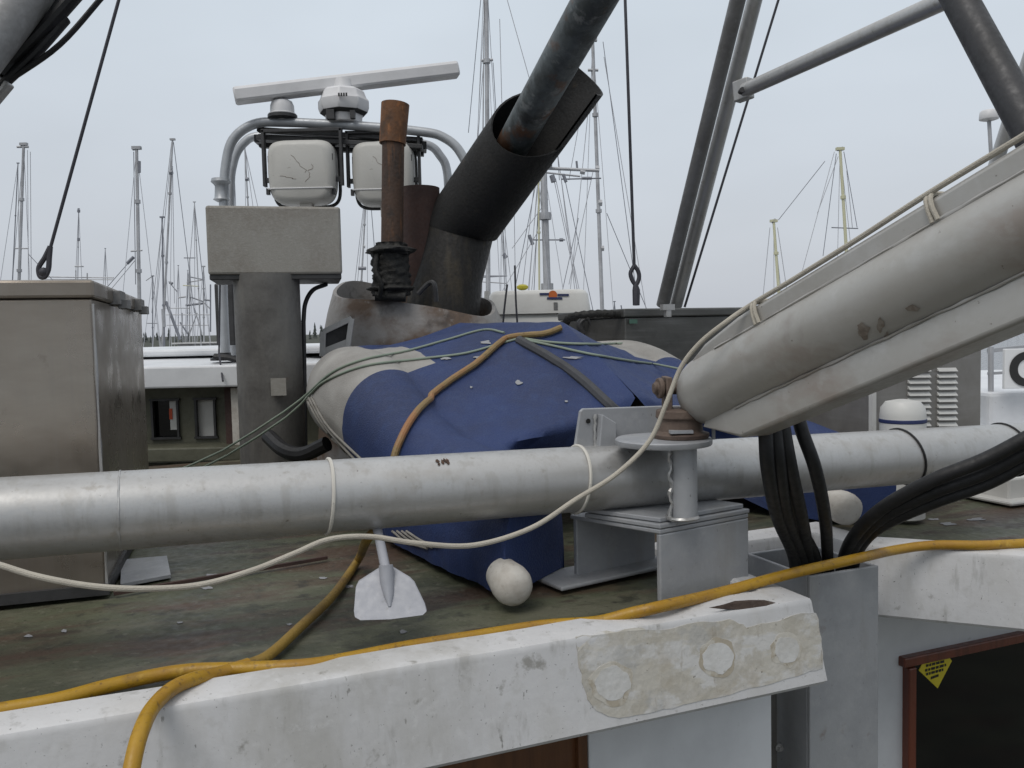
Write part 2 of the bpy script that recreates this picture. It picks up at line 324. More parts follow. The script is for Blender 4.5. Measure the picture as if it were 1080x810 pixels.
# roof deck sheet (gently uneven), cells outside the outline dropped
def inside(a, b):
    if b < 0.09: return a < -.09
    if b < .60: return (a < -.085) or (a > .40 + max(0, 0) and (b > .42 and a > .54) or (a > .9 and b > .13) or (a > .54 and b > .42 - (a - .54) * .8 + .02 and a > .54))
    return True
dk = MB(); st = .045; idx = {}
a0, a1_, b1_ = -6.0, 3.8, 3.6
na = int((a1_ - a0) / st); nb_ = int(b1_ / st)
def dv(i, j):
    if (i, j) not in idx:
        a = a0 + i * st; b = j * st; h = noise.noise(V((a * 1.1, b * 2.2, 0))) * .006 + noise.noise(V((a * 7, b * 9, 2))) * .0015 - .007
        idx[(i, j)] = len(dk.v); dk.v.append(B(a, b, h))
    return idx[(i, j)]
for i in range(na):
    for j in range(nb_):
        a = a0 + (i + .5) * st; b = (j + .5) * st
        ok = False
        if b > .60: ok = True
        elif a < -.11 and b > .02: ok = True
        elif a > .52 and b > .40: ok = True
        elif a > .88 and b > .05: ok = True
        elif a > .52 and b > .47 - (a - .52) * .98 + .03: ok = True
        if ok: dk.f.append((dv(i, j), dv(i + 1, j), dv(i + 1, j + 1), dv(i, j + 1)))
DKV, DKF = list(dk.v), list(dk.f)
dk.build('roof_deck', M['deck'], cabin, angle=60)
# soffit
sf = MB().prism([B(-9, -.05, -.2), B(-.04, -.05, -.2), B(-.04, .52, -.2), B(.47, .52, -.2), B(.47, .33, -.2), B(.84, -.04, -.2), B(4.5, -.04, -.2), B(4.5, 3.6, -.2), B(-9, 3.6, -.2)], V((0, 0, .12)))
sf.build('roof_core', M['white2'], cabin, smooth=False)
# tan repair patch and bare spots on the edge face
fn = (N * -1 + Z * .137).normalized(); fp = B(0, -.053, -.02)
def onface(pts, off=.0):
    out = []
    for x, y in pts:
        h_, n_, _, _ = fbvh.ray_cast(EYE, ray(x, y).normalized())
        if h_ is None or (h_ - fp).dot(fn) < -.02: out.append(PP(x, y, fp + fn * off, fn))
        else: out.append(h_ + (n_ if n_.dot(ray(x, y)) < 0 else -n_) * off)
    return out
def blob(cx, cy, rx, ry, n=28, seed=0, jit=.1, ang=0):
    r = []
    for k in range(n):
        a = 2 * math.pi * k / n; q = 1 + jit * noise.noise(V((math.cos(a) * 1.7 + seed, math.sin(a) * 1.7, seed))) * 2
        r.append((cx + rx * q * math.cos(a), cy + ry * q * math.sin(a)))
    return r
def patch(pts, off, mt, name, lab):
    # subdivide outline
    q = onface(pts, off); o = MB().prism(q, fn * -.004).build(name, mt, cabin, smooth=False); o['label'] = lab; return o
rag = []
base = [(607, 672), (640, 667), (676, 662), (700, 665), (735, 657), (768, 653), (788, 661), (815, 656), (840, 648), (862, 646), (866, 673), (868, 704), (840, 713), (800, 724), (760, 734), (720, 744), (680, 753), (645, 757), (628, 750), (618, 733), (611, 705)]
for i in range(len(base)):
    x0, y0 = base[i]; x1, y1 = base[(i + 1) % len(base)]
    for k in range(4):
        t = k / 4; jx = random.uniform(-1.3, 1.3); jy = random.uniform(-1.3, 1.3)
        rag.append((x0 + (x1 - x0) * t + jx, y0 + (y1 - y0) * t + jy))
patch(rag, .0015, M['tan'], 'bare_patch', 'large tan patch where the white paint has come off')
for i, (cx, cy, rx, ry) in enumerate(((645, 721, 20, 19), (757, 694, 18, 17), (829, 685, 14, 15))):
    patch(blob(cx, cy, rx + 3, ry + 3, seed=i * 3 + 1, jit=.14), .0022, M['ring'], 'stain_ring', ['brown ring round the left bare spot', 'brown ring round the middle bare spot', 'brown ring round the right bare spot'][i])
    patch(blob(cx, cy, rx - 1, ry - 1, seed=i * 5 + 2, jit=.12), .0029, M['plug'], 'bare_spot', ['left round white spot in the tan patch', 'middle round white spot in the tan patch', 'right round white spot in the tan patch'][i])
tp0 = B(0, 0, .0165)
rot = [p_ for p_ in onface(((748, 641), (762, 638), (775, 634), (792, 633), (806, 633), (818, 636), (808, 639), (795, 640), (780, 643), (765, 643)), .0004)]
o = MB().prism(rot, Z * .0006).build('rotten_spot', M['swivel'], cabin, smooth=False); o['label'] = 'brown rotten spot on top of the roof edge'
# walls under the roof
wp = B(0, .17, -.2)
def wallpt(px, py): return PP(px, py, wp, N)
def wq(mb, x0, x1, b, z0, z1, t=.03): mb.box(B((x0 + x1) / 2, b + t / 2, (z0 + z1) / 2), x1 - x0, t, z1 - z0, U, N, Z); return mb
def a_at(px, py, b):
    p = PP(px, py, B(0, b, 0), N) - C0; return p.dot(U), p.z
aL, _ = a_at(619, 780, .17); aR, _ = a_at(814, 780, .17); aD, _ = a_at(440, 805, .17)
mb = MB(); wq(mb, aL + .004, aR, .17, -2.3, -.2); mb.build('wall_panel', M['white2'], cabin, bevel=.004, smooth=False)
mb = MB(); wq(mb, aD - .4, aL, .185, -2.3, -.2); dr = mb.build('door', M['wood'], cabin, smooth=False); dr['label'] = 'varnished brown wooden door under the roof edge'
mb = MB(); wq(mb, aL - .028, aL, .165, -2.3, -.2, .02); mb.build('door_frame', M['wood'], dr, bevel=.003, smooth=False)
mb = MB(); wq(mb, -9, aD - .4, .17, -2.3, -.2); mb.build('side_wall', M['white2'], cabin, smooth=False)
mb = MB(); mb.box(B(aR + .06, .30, -1.2), .11, .02, 2.0, U, N, Z); mb.box(B(aR + .005, .25, -1.2), .012, .12, 2.0, U, N, Z)
ch = mb.build('corner_channel', M['column'], cabin, smooth=False)
bp = PP(821, 788, B(0, .29, 0), N)
mb = MB(); mb.cyl(bp, bp - N * .015, .008, seg=8); mb.cyl(bp - N * .001, bp - N * .005, .013, seg=16); mb.build('bolt', M['alu'], ch)
# right wall with window
mb = MB(); bW = .50
aw0, _ = a_at(918, 700, bW); af0, zf0 = a_at(952, 691, bW); af1, zf1 = a_at(1058, 668, bW)
aw0 = .46
zt = zf0
wq(mb, aw0, af0 + .0, bW, -2.3, -.2, .04); mb.box(B((af0 + 4.5) / 2, bW + .02, (zt - .2) / 2), 4.5 - af0, .04, abs(zt + .2), U, N, Z)
mb.box(B((af0 + 4.5) / 2, bW + .02, -1.8), 4.5 - af0, .04, 1.0, U, N, Z)
mb.build('window_wall', M['white2'], cabin, smooth=False)
wn = MB(); wn.box(B(af0 + .5, bW + .035, zt - .55), 1.0, .01, 1.1, U, N, Z); win = wn.build('window', M['glass_dark'], cabin, smooth=False)
fr = MB(); fr.box(B(af0 + .5, bW - .005, zt - .018), 1.04, .05, .036, U, N, Z); fr.box(B(af0 + .018, bW - .007, zt - .56), .036, .05, 1.04, U, N, Z); fr.box(B(af0 + .85, bW - .007, zt - .56), .04, .05, 1.04, U, N, Z)
fr.build('frame', M['wood_red'], win, bevel=.005, smooth=False)
sp0 = B(0, bW + .028, 0)
def onw(x, y, d=0): return PP(x, y, sp0 - N * d, N)
stk = MB().prism([onw(x, y) for x, y in ((978, 691), (996, 687), (1004, 697), (989, 726), (969, 707))], N * .002); stk.build('sticker', M['sticker'], win, smooth=False)
mb = MB()
for (x0, y0, x1, y1) in ((978, 696, 994, 692), (977, 701, 997, 696), (976, 706, 998, 700), (977, 710, 995, 705), (982, 714, 990, 711)):
    k = 0.0
    while k < .98:
        w = random.uniform(.08, .2); k2 = min(1, k + w)
        ax, ay = x0 + (x1 - x0) * k, y0 + (y1 - y0) * k; bx, by = x0 + (x1 - x0) * k2, y0 + (y1 - y0) * k2
        mb.prism([onw(ax, ay, .002), onw(bx, by, .002), onw(bx, by + 2.6, .002), onw(ax, ay + 2.6, .002)], N * .001)
        k = k2 + .05
mb.build('print', M['ink'], win, smooth=False)
# things inside the dark window: a bench back and shelf seen through the glass reflections are left as the dark pane
# main deck below
md = MB(); md.box(V((0, 2, -2.35)), 16, 9, .1); struct(md.build('main_deck', M['deck'], smooth=False))
hl = MB()
hl.prism([V((-8, -2.4, -2.4)), V((8, -2.4, -2.4)), V((8, 12, -2.4)), V((-8, 12, -2.4))], V((0, 0, -1.6)))
tag(hl.build('boat_hull', M['hull_white'], smooth=False), 'hull of the near fishing boat under its cabin', 'boat hull')

# hydraulic column in the notch
cl, _ = a_at(852, 606, .2), 0
mc = thing('square_steel_mast_base', B(.29, .3, -2.2), 'square grey steel column rising in the notch of the cabin roof', 'column')
ca0 = a_at(854, 606, .17)[0]; ca1 = a_at(927, 590, .17)[0]
mb = MB(); t = .012; zc = -.012; zb = -2.3
for (a_0, a_1, b_0, b_1) in ((ca0, ca1, .17, .17 + t), (ca0, ca1, .47 - t, .47), (ca0, ca0 + t, .17 + t, .47 - t), (ca1 - t, ca1, .17 + t, .47 - t)):
    mb.box(B((a_0 + a_1) / 2, (b_0 + b_1) / 2, (zc + zb) / 2), a_1 - a_0, b_1 - b_0, zc - zb, U, N, Z)
mb.build('column_shell', M['plate'], mc, bevel=.004, smooth=False)
mb = MB(); mb.box(B((ca0 + ca1) / 2, .32, -.3), ca1 - ca0 - .03, .27, .02, U, N, Z); mb.build('inner_floor', M['dark'], mc, smooth=False)

# ================================================================== PILOTHOUSE with arch (forward)
ph = thing('pilothouse', P(100, 430, 6), 'raised pilothouse with white roof and dark windows behind the steel locker', 'pilothouse')
y1 = 5.25
zr = (EYE.z - (385 - 361) / F * y1)
zr = P(200, 386, y1).z
xl, xr = -5.5, P(345, 386, y1).x
mb = MB()
mb.prism([V((xl, y1, zr)), V((xr, y1, zr)), V((xr, y1, zr - .135)), V((xl, y1, zr - .135))], V((0, .06, 0)))
ph1 = mb.build('roof_edge', M['white2'], ph, bevel=.012, smooth=False)
mb = MB(); rows = []
for k in range(9):
    yy = y1 + .03 + k * .55; rows.append([V((x, yy, zr - .004 + .10 * math.sin(min(1, k / 8) * math.pi / 2) - (.04 if j in (0, 8) else 0))) for j, x in enumerate([xl + (xr - xl) * q / 8 for q in range(9)])])
mb.quadgrid(rows); mb.build('roof', M['white2'], ph)
# raised hatch coaming on the roof
mb = MB(); mb.box(V((-2.0, y1 + 1.6, zr + .07)), 2.0, 1.4, .05); mb.build('roof_hatch', M['white2'], ph, bevel=.015, smooth=False)
yw = y1 + .22; z0w, z1w = -.1, zr - .13
wins = [(161, 186), (206, 226)]
def XW(px, D): return P(px, 430, D).x
mb = MB()
cuts = [xl] + [XW(160, yw), XW(187, yw), XW(206, yw), XW(226, yw)] + [xr]
zwt, zwb = P(200, 421, yw).z, P(200, 462, yw).z
for i in range(0, 5):
    x0, x1 = cuts[i], cuts[i + 1]
    if i in (1, 3):
        mb.box(V(((x0 + x1) / 2, yw + .02, (z1w + zwt) / 2)), x1 - x0, .04, z1w - zwt); mb.box(V(((x0 + x1) / 2, yw + .02, (zwb + z0w) / 2)), x1 - x0, .04, zwb - z0w)
    else: mb.box(V(((x0 + x1) / 2, yw + .02, (z1w + z0w) / 2)), x1 - x0, .04, z1w - z0w)
mb.build('front_wall', M['olive'], ph, smooth=False)
for i, (q, mt, lb) in enumerate(((1, M['glass_dark'], None), (3, M['chest'], 'window with a pale blind'))):
    x0, x1 = cuts[q], cuts[q + 1]
    mb = MB(); mb.box(V(((x0 + x1) / 2, yw + .03, (zwt + zwb) / 2)), x1 - x0, .01, zwt - zwb); w = mb.build('window', mt, ph, smooth=False)
    if lb: w['label'] = lb
    mb = MB(); e = .014
    for (cx, cz, sx, sz) in (((x0 + x1) / 2, zwt, x1 - x0 + .03, e), ((x0 + x1) / 2, zwb, x1 - x0 + .03, e), (x0, (zwt + zwb) / 2, e, zwt - zwb - e), (x1, (zwt + zwb) / 2, e, zwt - zwb - e)):
        mb.box(V((cx, yw - .005, cz)), sx, .03, sz)
    mb.build('window_frame', M['dark'], w, smooth=False)
    if i == 0:
        mb = MB()
        mb.box(V((x1 - .04, yw + .02, (zwt + zwb) / 2 + .02)), .045, .006, (zwt - zwb) * .75); mb.build('paper_notice', M['chest'], w, smooth=False)
        mb = MB(); mb.box(V((x1 - .055, yw + .014, (zwt + zwb) / 2 + .03)), .02, .004, .07); mb.build('red_mark', M['red_print'], w, smooth=False)
mb = MB(); xx = XW(238, y1 + .12); mb.box(V((xx + .06, y1 + .14, .22)), .14, .04, .5); mb.build('corner_post', M['rust_brown'], ph, smooth=False)
mb = MB(); xx = XW(246, y1 + .05); mb.box(V((xx, y1 + .09, .2)), .05, .03, .44); mb.build('corner_trim', M['cone'], ph, smooth=False)
mb = MB(); mb.box(V((-3.0, y1 + .1, .02)), 4.2, .25, .09); mb.build('wall_ledge', M['olive'], ph, bevel=.01, smooth=False)

# radar arch
DA = 5.6
ar = thing('radar_arch', P(236, 380, DA), 'grey tubular arch carrying the radar and lamps above the pilothouse', 'arch')
def hoop(pts, D): return spline([P(x, y, D) for x, y in pts], 6)
mb = MB().tube(hoop([(238, 380), (235, 300), (236, 215), (238, 175), (246, 147), (268, 131), (300, 129), (380, 133), (445, 139), (468, 145), (485, 160), (496, 190), (499, 260), (502, 340)], DA), .031, 12); mb.build('front_hoop', M['rail'], ar)
mb = MB().tube(hoop([(246, 375), (243, 215), (246, 172), (257, 151), (276, 143), (330, 144), (400, 148), (448, 152), (464, 164), (472, 185), (474, 250), (476, 340)], DA + .55), .031, 12); mb.build('rear_hoop', M['rail'], ar)
mb = MB()
pa, pb = P(272, 137, DA + .06), P(446, 148, DA + .06)
mb.bar(pa, pb, .06, .03)
mb.prism([P(272, 141, DA + .1), P(448, 150, DA + .1), P(446, 158, DA + .5), P(276, 150, DA + .5)], V((0, 0, -.03)))
mb.bar(P(272, 146, DA + .05), P(276, 150, DA + .5), .05, .05); mb.bar(P(446, 153, DA + .05), P(446, 158, DA + .5), .05, .05)
mb.bar(P(274, 152, DA + .3), P(447, 161, DA + .3), .05, .05)
mb.bar(P(272, 146, DA + .02), P(446, 156, DA + .02), .10, .03)
mb.build('cross_platform', M['dark'], ar, bevel=.004, smooth=False)
mb = MB(); mb.lathe(P(234, 213, DA), Z, [(.03, 0), (.055, .015), (.045, .03), (.04, .1), (.045, .11), (.065, .13), (.06, .15), (.02, .155)], 14); mb.build('clamp_fitting', M['rail'], ar)
mb = MB(); mb.lathe(P(237, 380, DA), Z, [(.09, 0), (.09, .015), (.045, .02), (.04, .05)], 14); mb.tube(spline([P(226, 376, DA - .1), P(240, 377, DA - .1), P(252, 380, DA - .1)], 4), .02, 8); mb.build('foot_gasket', M['black'], ar)
# radar scanner
rd = thing('radar_scanner', P(362, 130, DA + .1), 'long white bar radar scanner on its pedestal above the arch', 'radar')
a_, b_ = P(247, 102, DA - .1), P(483, 74, DA + .25)
d = (b_ - a_).normalized(); sx, sy = frame(d)
L = (b_ - a_).length
prof2 = [(-.055, -.02), (-.05, -.045), (.05, -.045), (.06, -.03), (.06, .03), (.045, .052), (-.01, .055), (-.045, .04)]
rows = []
for q, sc in ((0, .85), (.012, 1), (L - .012, 1), (L, .85)):
    rows.append([a_ + d * q + sx * (x * sc) + sy * (y * sc) for x, y in prof2])
mb = MB().quadgrid(rows, True, True); mb.build('scanner_bar', M['radar'], rd, bevel=.004, angle=30)
c = P(363, 131, DA + .05)
mb = MB(); mb.lathe(c, Z, [(.12, 0), (.125, .05), (.16, .075), (.17, .10), (.17, .145), (.155, .165), (.14, .205), (.12, .22), (.06, .228)], 8); hs = mb.build('pedestal_housing', M['radar'], rd, bevel=.008, angle=25)
mb = MB(); mb.lathe(c, Z, [(.13, .052), (.158, .072), (.158, .078), (.13, .08)], 8); mb.box(c + V((-.06, -.13, .03)), .05, .05, .06); mb.box(c + V((.08, -.12, .03)), .03, .04, .05); mb.build('dark_band', M['dark'], hs)  # dark band and two dark blocks low on the housing
mb = MB(); mb.cyl(c + Z * .21, c + Z * .29, .07, .055, 16); mb.build('turning_neck', M['radar'], hs)
mb = MB(); tp = P(361, 100, DA - .13)
for k in range(4): mb.box(tp + V((k * .016 - .02, -.008, .0)), .011, .004, .022)
mb.build('maker_mark', M['ink'], hs, smooth=False)
# dome antenna
mb = MB(); c = P(298, 123, DA); mb.lathe(c + Z * .0, Z, [(.03, -.02), (.088, -.0), (.09, .015), (.078, .022), (.076, .07), (.066, .095), (.04, .108), (.001, .112)], 24)
dm = thing('dome_antenna', c, 'small white satellite dome with dark rim left on the arch', 'antenna')
mb.build('dome', M['radar'], dm)
mb = MB(); mb.lathe(c + Z * -.012, Z, [(.05, -.006), (.095, .0), (.095, .02), (.08, .026)], 24); mb.build('rim', M['dark'], dm)
# two floodlights hung under the arch
def lamp(px, py, w, h, lab, D=DA - .05, seed=0):
    t = thing('floodlight', P(px, py + 33, D), lab, 'floodlight', 'floodlights hung under the radar arch')
    c = P(px, py, D); ww = w / F * D; hh = h / F * D
    rows = []
    for yy, sc in ((0, .80), (.012, .93), (.05, 1.0), (.16, 1.0), (.20, .95)):
        ring = []
        for k in range(40):
            a = 2 * math.pi * k / 40; e_ = .38
            x = math.copysign(abs(math.cos(a)) ** e_, math.cos(a)); z = math.copysign(abs(math.sin(a)) ** e_, math.sin(a))
            if z < 0: x *= (1 - .12 * abs(z) ** 2)
            bulge = 0
            ring.append(c + V((x * ww / 2 * sc, yy - .1 + (0.0 if z > 0 else .03 * z * 0), z * hh / 2 * sc)))
        rows.append(ring)
    MB().quadgrid(rows, True, True).build('housing', M['lamp'], t, angle=50)
    mb = MB(); mb.tube([c + V((math.copysign(abs(math.cos(2 * math.pi * k / 40)) ** .38, math.cos(2 * math.pi * k / 40)) * ww * .505, .1, math.copysign(abs(math.sin(2 * math.pi * k / 40)) ** .38, math.sin(2 * math.pi * k / 40)) * hh * .505)) for k in range(40)] + [c + V((ww * .505, .1, 0))], .012, 6)
    mb.build('lens_rim', M['dark'], t)
    mb = MB()
    for sgn in (-1, 1):
        x = c.x + sgn * (ww / 2 + .035)
        mb.box(V((x, c.y, c.z + .10)), .018, .05, .36); mb.box(V((x - sgn * .02, c.y, c.z - .04)), .06, .03, .03)
    mb.box(V((c.x, c.y, c.z + .275)), ww + .09, .05, .02)
    mb.build('bracket', M['dark'], t, bevel=.002, smooth=False)
    mb = MB()
    for q_ in range(3 if seed == 0 and px < 350 else 1):
        x_, z_ = [(-.05, .10), (.08, .04), (-.12, -.03)][q_]; pp_ = []
        for k in range(9):
            pp_.append(c + V((x_ + random.uniform(-.015, .015) + k * .012 * (1 if q_ != 1 else -.4), -.1005, z_ - k * .014 * (1 if q_ < 2 else .2))))
        mb.tube(pp_, .0016, 5)
    mb.build('crack', M['boom_mark'], t)
    mb = MB(); mb.box(c + V((0.0, -.09, -hh * .27)), ww * .97, .03, .008); mb.build('seam', M['radar'], t, bevel=.003, smooth=False)
    mb = MB(); mb.box(c + V((0.02, -.02, -hh / 2 - .035)), .085, .07, .09); mb.build('cable_gland', M['cone'], t, bevel=.006, smooth=False)
    for k, (dx, dz) in enumerate(((-.5, -.3), (.48, -.32), (-.46, .2), (.46, .22))):
        mb = MB(); mb.box(c + V((dx * ww, -.06, dz * hh)), .02, .03, .04); mb.build('clip', M['dark'], t, smooth=False)
    return t
lamp(320, 183, 70, 66, 'cracked white floodlight housing on the left under the arch')
lamp(405, 184, 64, 66, 'smooth white floodlight housing behind the rusty exhaust pipe', DA + .05)

# ventilation column with head box
vc = thing('ventilation_column', PZ(285, 488, .0), 'round stained steel column topped by a wide grey metal box', 'column')
Dc = 4.2; cb = P(286, 488, Dc); cb.z = 0; 
ct = P(284, 288, Dc)
mb = MB(); mb.cyl(V((P(285, 400, 4.35).x, 4.35, -.01)), V((P(285, 400, 4.35).x, 4.35, ct.z)), .163, seg=32); mb.build('round_shaft', M['column'], vc)
q0 = P(218, 252, Dc - .05); q1 = P(360, 256, Dc + .10)
cx = (q0 + q1) / 2; dX = V((q1.x - q0.x, q1.y - q0.y, 0)); wX = dX.length; dX.normalize(); dY = V((-dX.y, dX.x, 0))
ztop, zbot = P(290, 217, Dc).z, P(290, 289, Dc).z
mb = MB(); cc = V((cx.x, cx.y, (ztop + zbot) / 2)) + dY * .2; mb.box(cc, wX, .42, ztop - zbot, dX, dY, Z); hb = mb.build('head_box', M['headbox'], vc, bevel=.012, smooth=False)
mb = MB(); mb.box(V((cc.x, cc.y, zbot - .012)), wX * .985, .40, .025, dX, dY, Z); mb.build('bottom_tray', M['dark'], hb, bevel=.004, smooth=False)
mb = MB(); lp = P(294, 408, Dc - .02); 
mb.box(V((lp.x, lp.y - .0, lp.z)), .075, .01, .085); mb.build('worn_label', M['headbox'], vc, smooth=False)
mb = MB().tube(spline([P(320, 340, 4.5), P(322, 320, 4.5), P(330, 306, 4.5), P(344, 300, 4.6)], 6) , .012, 8); mb.tube(spline([P(322, 480, 4.4), P(321, 400, 4.5), P(320, 340, 4.5)], 6), .012, 8)
tag(mb.build('thin_pipe', M['dark']), 'thin dark pipe bent over beside the round column', 'pipe')
mb = MB().tube(spline([P(283, 460, 4.0), P(300, 475, 3.9), P(320, 479, 3.85), P(345, 468, 3.8)], 6), .035, 10)
tag(mb.build('bent_duct_hose', M['black']), 'dark duct hose bent along the deck at the foot of the round column', 'hose')
# speaker-like dark box behind the column
mb = MB(); mb.box(P(242, 332, 5.9), .13, .2, .42); tag(mb.build('black_equipment_case', M['dark'], bevel=.01, smooth=False), 'black case mounted behind the arch post and column', 'case')

# ================================================================== STACK housing, exhausts
DS = 5.0
sh = thing('stack_housing', P(435, 380, DS), 'weathered grey stack housing with rust stained front around the exhausts', 'stack housing')
rows = []
def sup(cx, cy, rx, ry, z, n=48, e=.75, tilt=0):
    r = []
    for k in range(n):
        a = 2 * math.pi * k / n
        x = math.copysign(abs(math.cos(a)) ** e, math.cos(a)) * rx; y = math.copysign(abs(math.sin(a)) ** e, math.sin(a)) * ry
        r.append(V((cx + x, cy + y, z + tilt * x / rx - tilt * .9 * y / ry + .02 * math.sin(a * 3))))
    return r
cxs = P(434, 350, DS).x; cy_ = DS + .28
zl, zr_ = P(350, 292, DS).z, P(520, 324, DS).z
for z, rx, ry, tl in ((-.02, .62, .48, 0), (.45, .58, .45, 0), (.68, .57, .44, -.02), (.84, .53, .42, -.05), (.955, .49, .40, -.075)):
    rows.append(sup(cxs, cy_, rx, ry, z, tilt=tl))
rows2 = [sup(cxs, cy_, .47, .38, .955, tilt=-.075), sup(cxs, cy_, .47, .38, .60)]
mb = MB().quadgrid(rows, True); mb.quadgrid([rows[-1]] + rows2, True)
mb.build('housing_shell', mat('stained_grey_housing', (.25, .24, .23), .6, .1, [((1.6, 1.6, 2), (.115, .075, .05), .43, .54, .95), (10, (.06, .05, .045), .55, .7, .7), (30, (.3, .29, .27), .6, .7, .5)], .2, 50), sh, angle=45)
mb = MB(); mb.f = []; mb.quadgrid([sup(cxs, cy_, .43, .32, .72), sup(cxs, cy_, .01, .01, .72)], True); mb.build('dark_inside', M['hollow_shade'], sh)  # flat near-black disc paints the shade inside the housing
# open framed vent on its left flank
fp_ = [P(341, 350, 4.62), P(371, 336, 4.62), P(367, 366, 4.62), P(340, 376, 4.62)]
mb = MB()
for i in range(4): mb.bar(fp_[i], fp_[(i + 1) % 4], .018, .03)
mb.bar((fp_[0] * .2 + fp_[3] * .8), (fp_[1] * .2 + fp_[2] * .8), .012, .03)
mb.build('vent_frame', M['alu'], sh, bevel=.002, smooth=False)
mb = MB().prism([p + V((0, .03, 0)) for p in fp_], V((0, .02, 0))); mb.build('vent_screen', M['dark'], sh, smooth=False)
# rusty exhaust pipe
re_ = thing('rusty_exhaust_pipe', P(415, 310, DS - .1), 'upright rusty exhaust pipe with bright orange rust cap band', 'exhaust pipe')
p0, p1, p2 = P(413, 306, DS - .1), P(414, 152, DS - .1), P(417, 110, DS - .1)
mb = MB().cyl(p0, p1 + (p2 - p1) * .3, .064, seg=20); mb.build('pipe', M['rust_dark'], re_)
mb = MB(); seg = 24; rows = []
for (pp, rr) in ((p1, .066), (p1, .076), (p2, .081), (p2, .073), (p1 + (p2 - p1) * .4, .078)):
    sx, sy = frame(p2 - p1); rows.append([pp + sx * math.cos(2 * math.pi * j / seg) * rr + sy * math.sin(2 * math.pi * j / seg) * rr for j in range(seg)])
mb.quadgrid(rows, True); mb.f.append(tuple(len(mb.v) - seg + j for j in range(seg))); mb.build('top_sleeve', M['rust'], re_, angle=50)
mb = MB()
rows = []
jb = P(413, 312, DS - .12)
for k in range(34):
    z_ = .30 * k / 33; base_r = .095 + (.03 if k in (4, 5, 27, 28, 29) else 0) - (.02 if 30 < k else 0)
    rows.append([jb + V((math.cos(2 * math.pi * j / 36), math.sin(2 * math.pi * j / 36), 0)) * (base_r + .035 * abs(noise.noise(V((math.cos(2 * math.pi * j / 36) * 2.5, math.sin(2 * math.pi * j / 36) * 2.5, z_ * 22)))) + .012 * noise.noise(V((j * .9, k * .8, 3)))) + Z * z_ for j in range(36)])
mb.quadgrid(rows, True, True)
mb.tube(spline([P(398, 268, DS - .22), P(396, 285, DS - .24), P(402, 300, DS - .25), P(400, 314, DS - .22)], 4), .014, 8)
mb.tube([P(397, 266, DS - .2), P(430, 266, DS - .2)], .018, 8)
mb.tube([P(396, 312, DS - .2), P(428, 313, DS - .2)], .03, 8)

mb.build('wrapped_joint', M['black_rough'], re_, angle=80)
mb = MB(); mb.lathe(P(444, 268, DS + .25), Z, [(.115, -.2), (.12, 0), (.125, .40), (.12, .402), (.1, .38), (.1, .3)], 24)
tag(mb.build('short_rusty_drum', M['rust_brown']), 'short red brown rusty stack behind the black exhaust', 'exhaust stack')
# big black elbow exhaust
be = thing('black_exhaust_stack', P(475, 330, DS), 'large black sooty exhaust stack bent over to the upper right', 'exhaust stack')
seg = 32
def ring_rows(pts, rad, dirs, flat=1):
    rows = []
    for p, r, d in zip(pts, rad, dirs):
        sx = d.cross(V((0, 1, 0))).normalized(); sy = sx.cross(d).normalized()
        rows.append([p + sx * (r * math.cos(2 * math.pi * j / seg)) + sy * (r * math.sin(2 * math.pi * j / seg)) for j in range(seg)])
    return rows
DE = DS + .28; vb, vt = P(465, 345, DE), P(483, 262, DE); tip = P(593, 88, DE - .5)
dup_ = (tip - vt).normalized(); dm_ = (Z + dup_).normalized()
kn = P(484, 243, DE)
rows = ring_rows([vb, P(470, 300, DE), kn], [.235, .225, .218], [Z, Z, dm_])
mb = MB().quadgrid(rows, True); mb.build('lower_pipe', mat('browned_sooty_steel', (.011, .0095, .008), .6, .05, [((10, 10, 2), (.045, .036, .022), .5, .66, .9), (9, (.012, .011, .01), .5, .64, .8)], .2, 50), be)
d2 = (tip - kn).normalized()
Lp = (tip - kn).length; open_at = Lp * .66
pts = [kn] + [kn + d2 * q for q in (Lp * .1, Lp * .2, Lp * .3, Lp * .4)]
rr = ring_rows(pts, [.222] * 5, [dm_] + [d2] * 4)
# slanted mouth, then a half-shell trough running on to the tip
sxm = d2.cross(V((0, 1, 0))).normalized(); sym = sxm.cross(d2).normalized()
cen = kn
mouth = []
for j in range(seg):
    a = 2 * math.pi * j / seg; off_ = sxm * (.222 * math.cos(a)) + sym * (.222 * math.sin(a))
    # cos(a)>0 is the picture's lower right side
    f_ = .5 + .5 * (off_.normalized().dot((fwd * .9 + right * .25).normalized()))
    ext = Lp * (.585 + .325 * f_)
    mouth.append(kn + off_ + d2 * ext)
rr.append(mouth)
mb = MB().quadgrid(rr, True)
inn = [[kn + (p - kn - d2 * (p - kn).dot(d2)) * .95 + d2 * ((p - kn).dot(d2)) for p in row] for row in (mouth, rr[3])]
mb.quadgrid([mouth, inn[0], inn[1]], True)
up_ob = mb.build('upper_pipe', M['soot'], be, angle=50)
rows = []
sel = sorted(range(seg), key=lambda j: -(mouth[j] - kn - d2 * (mouth[j] - kn).dot(d2)).normalized().dot((right * .6 + fwd * .75 - up * .25).normalized()))[:13]
angs = []
for j in sel: angs.append(j)
js = sorted(angs)
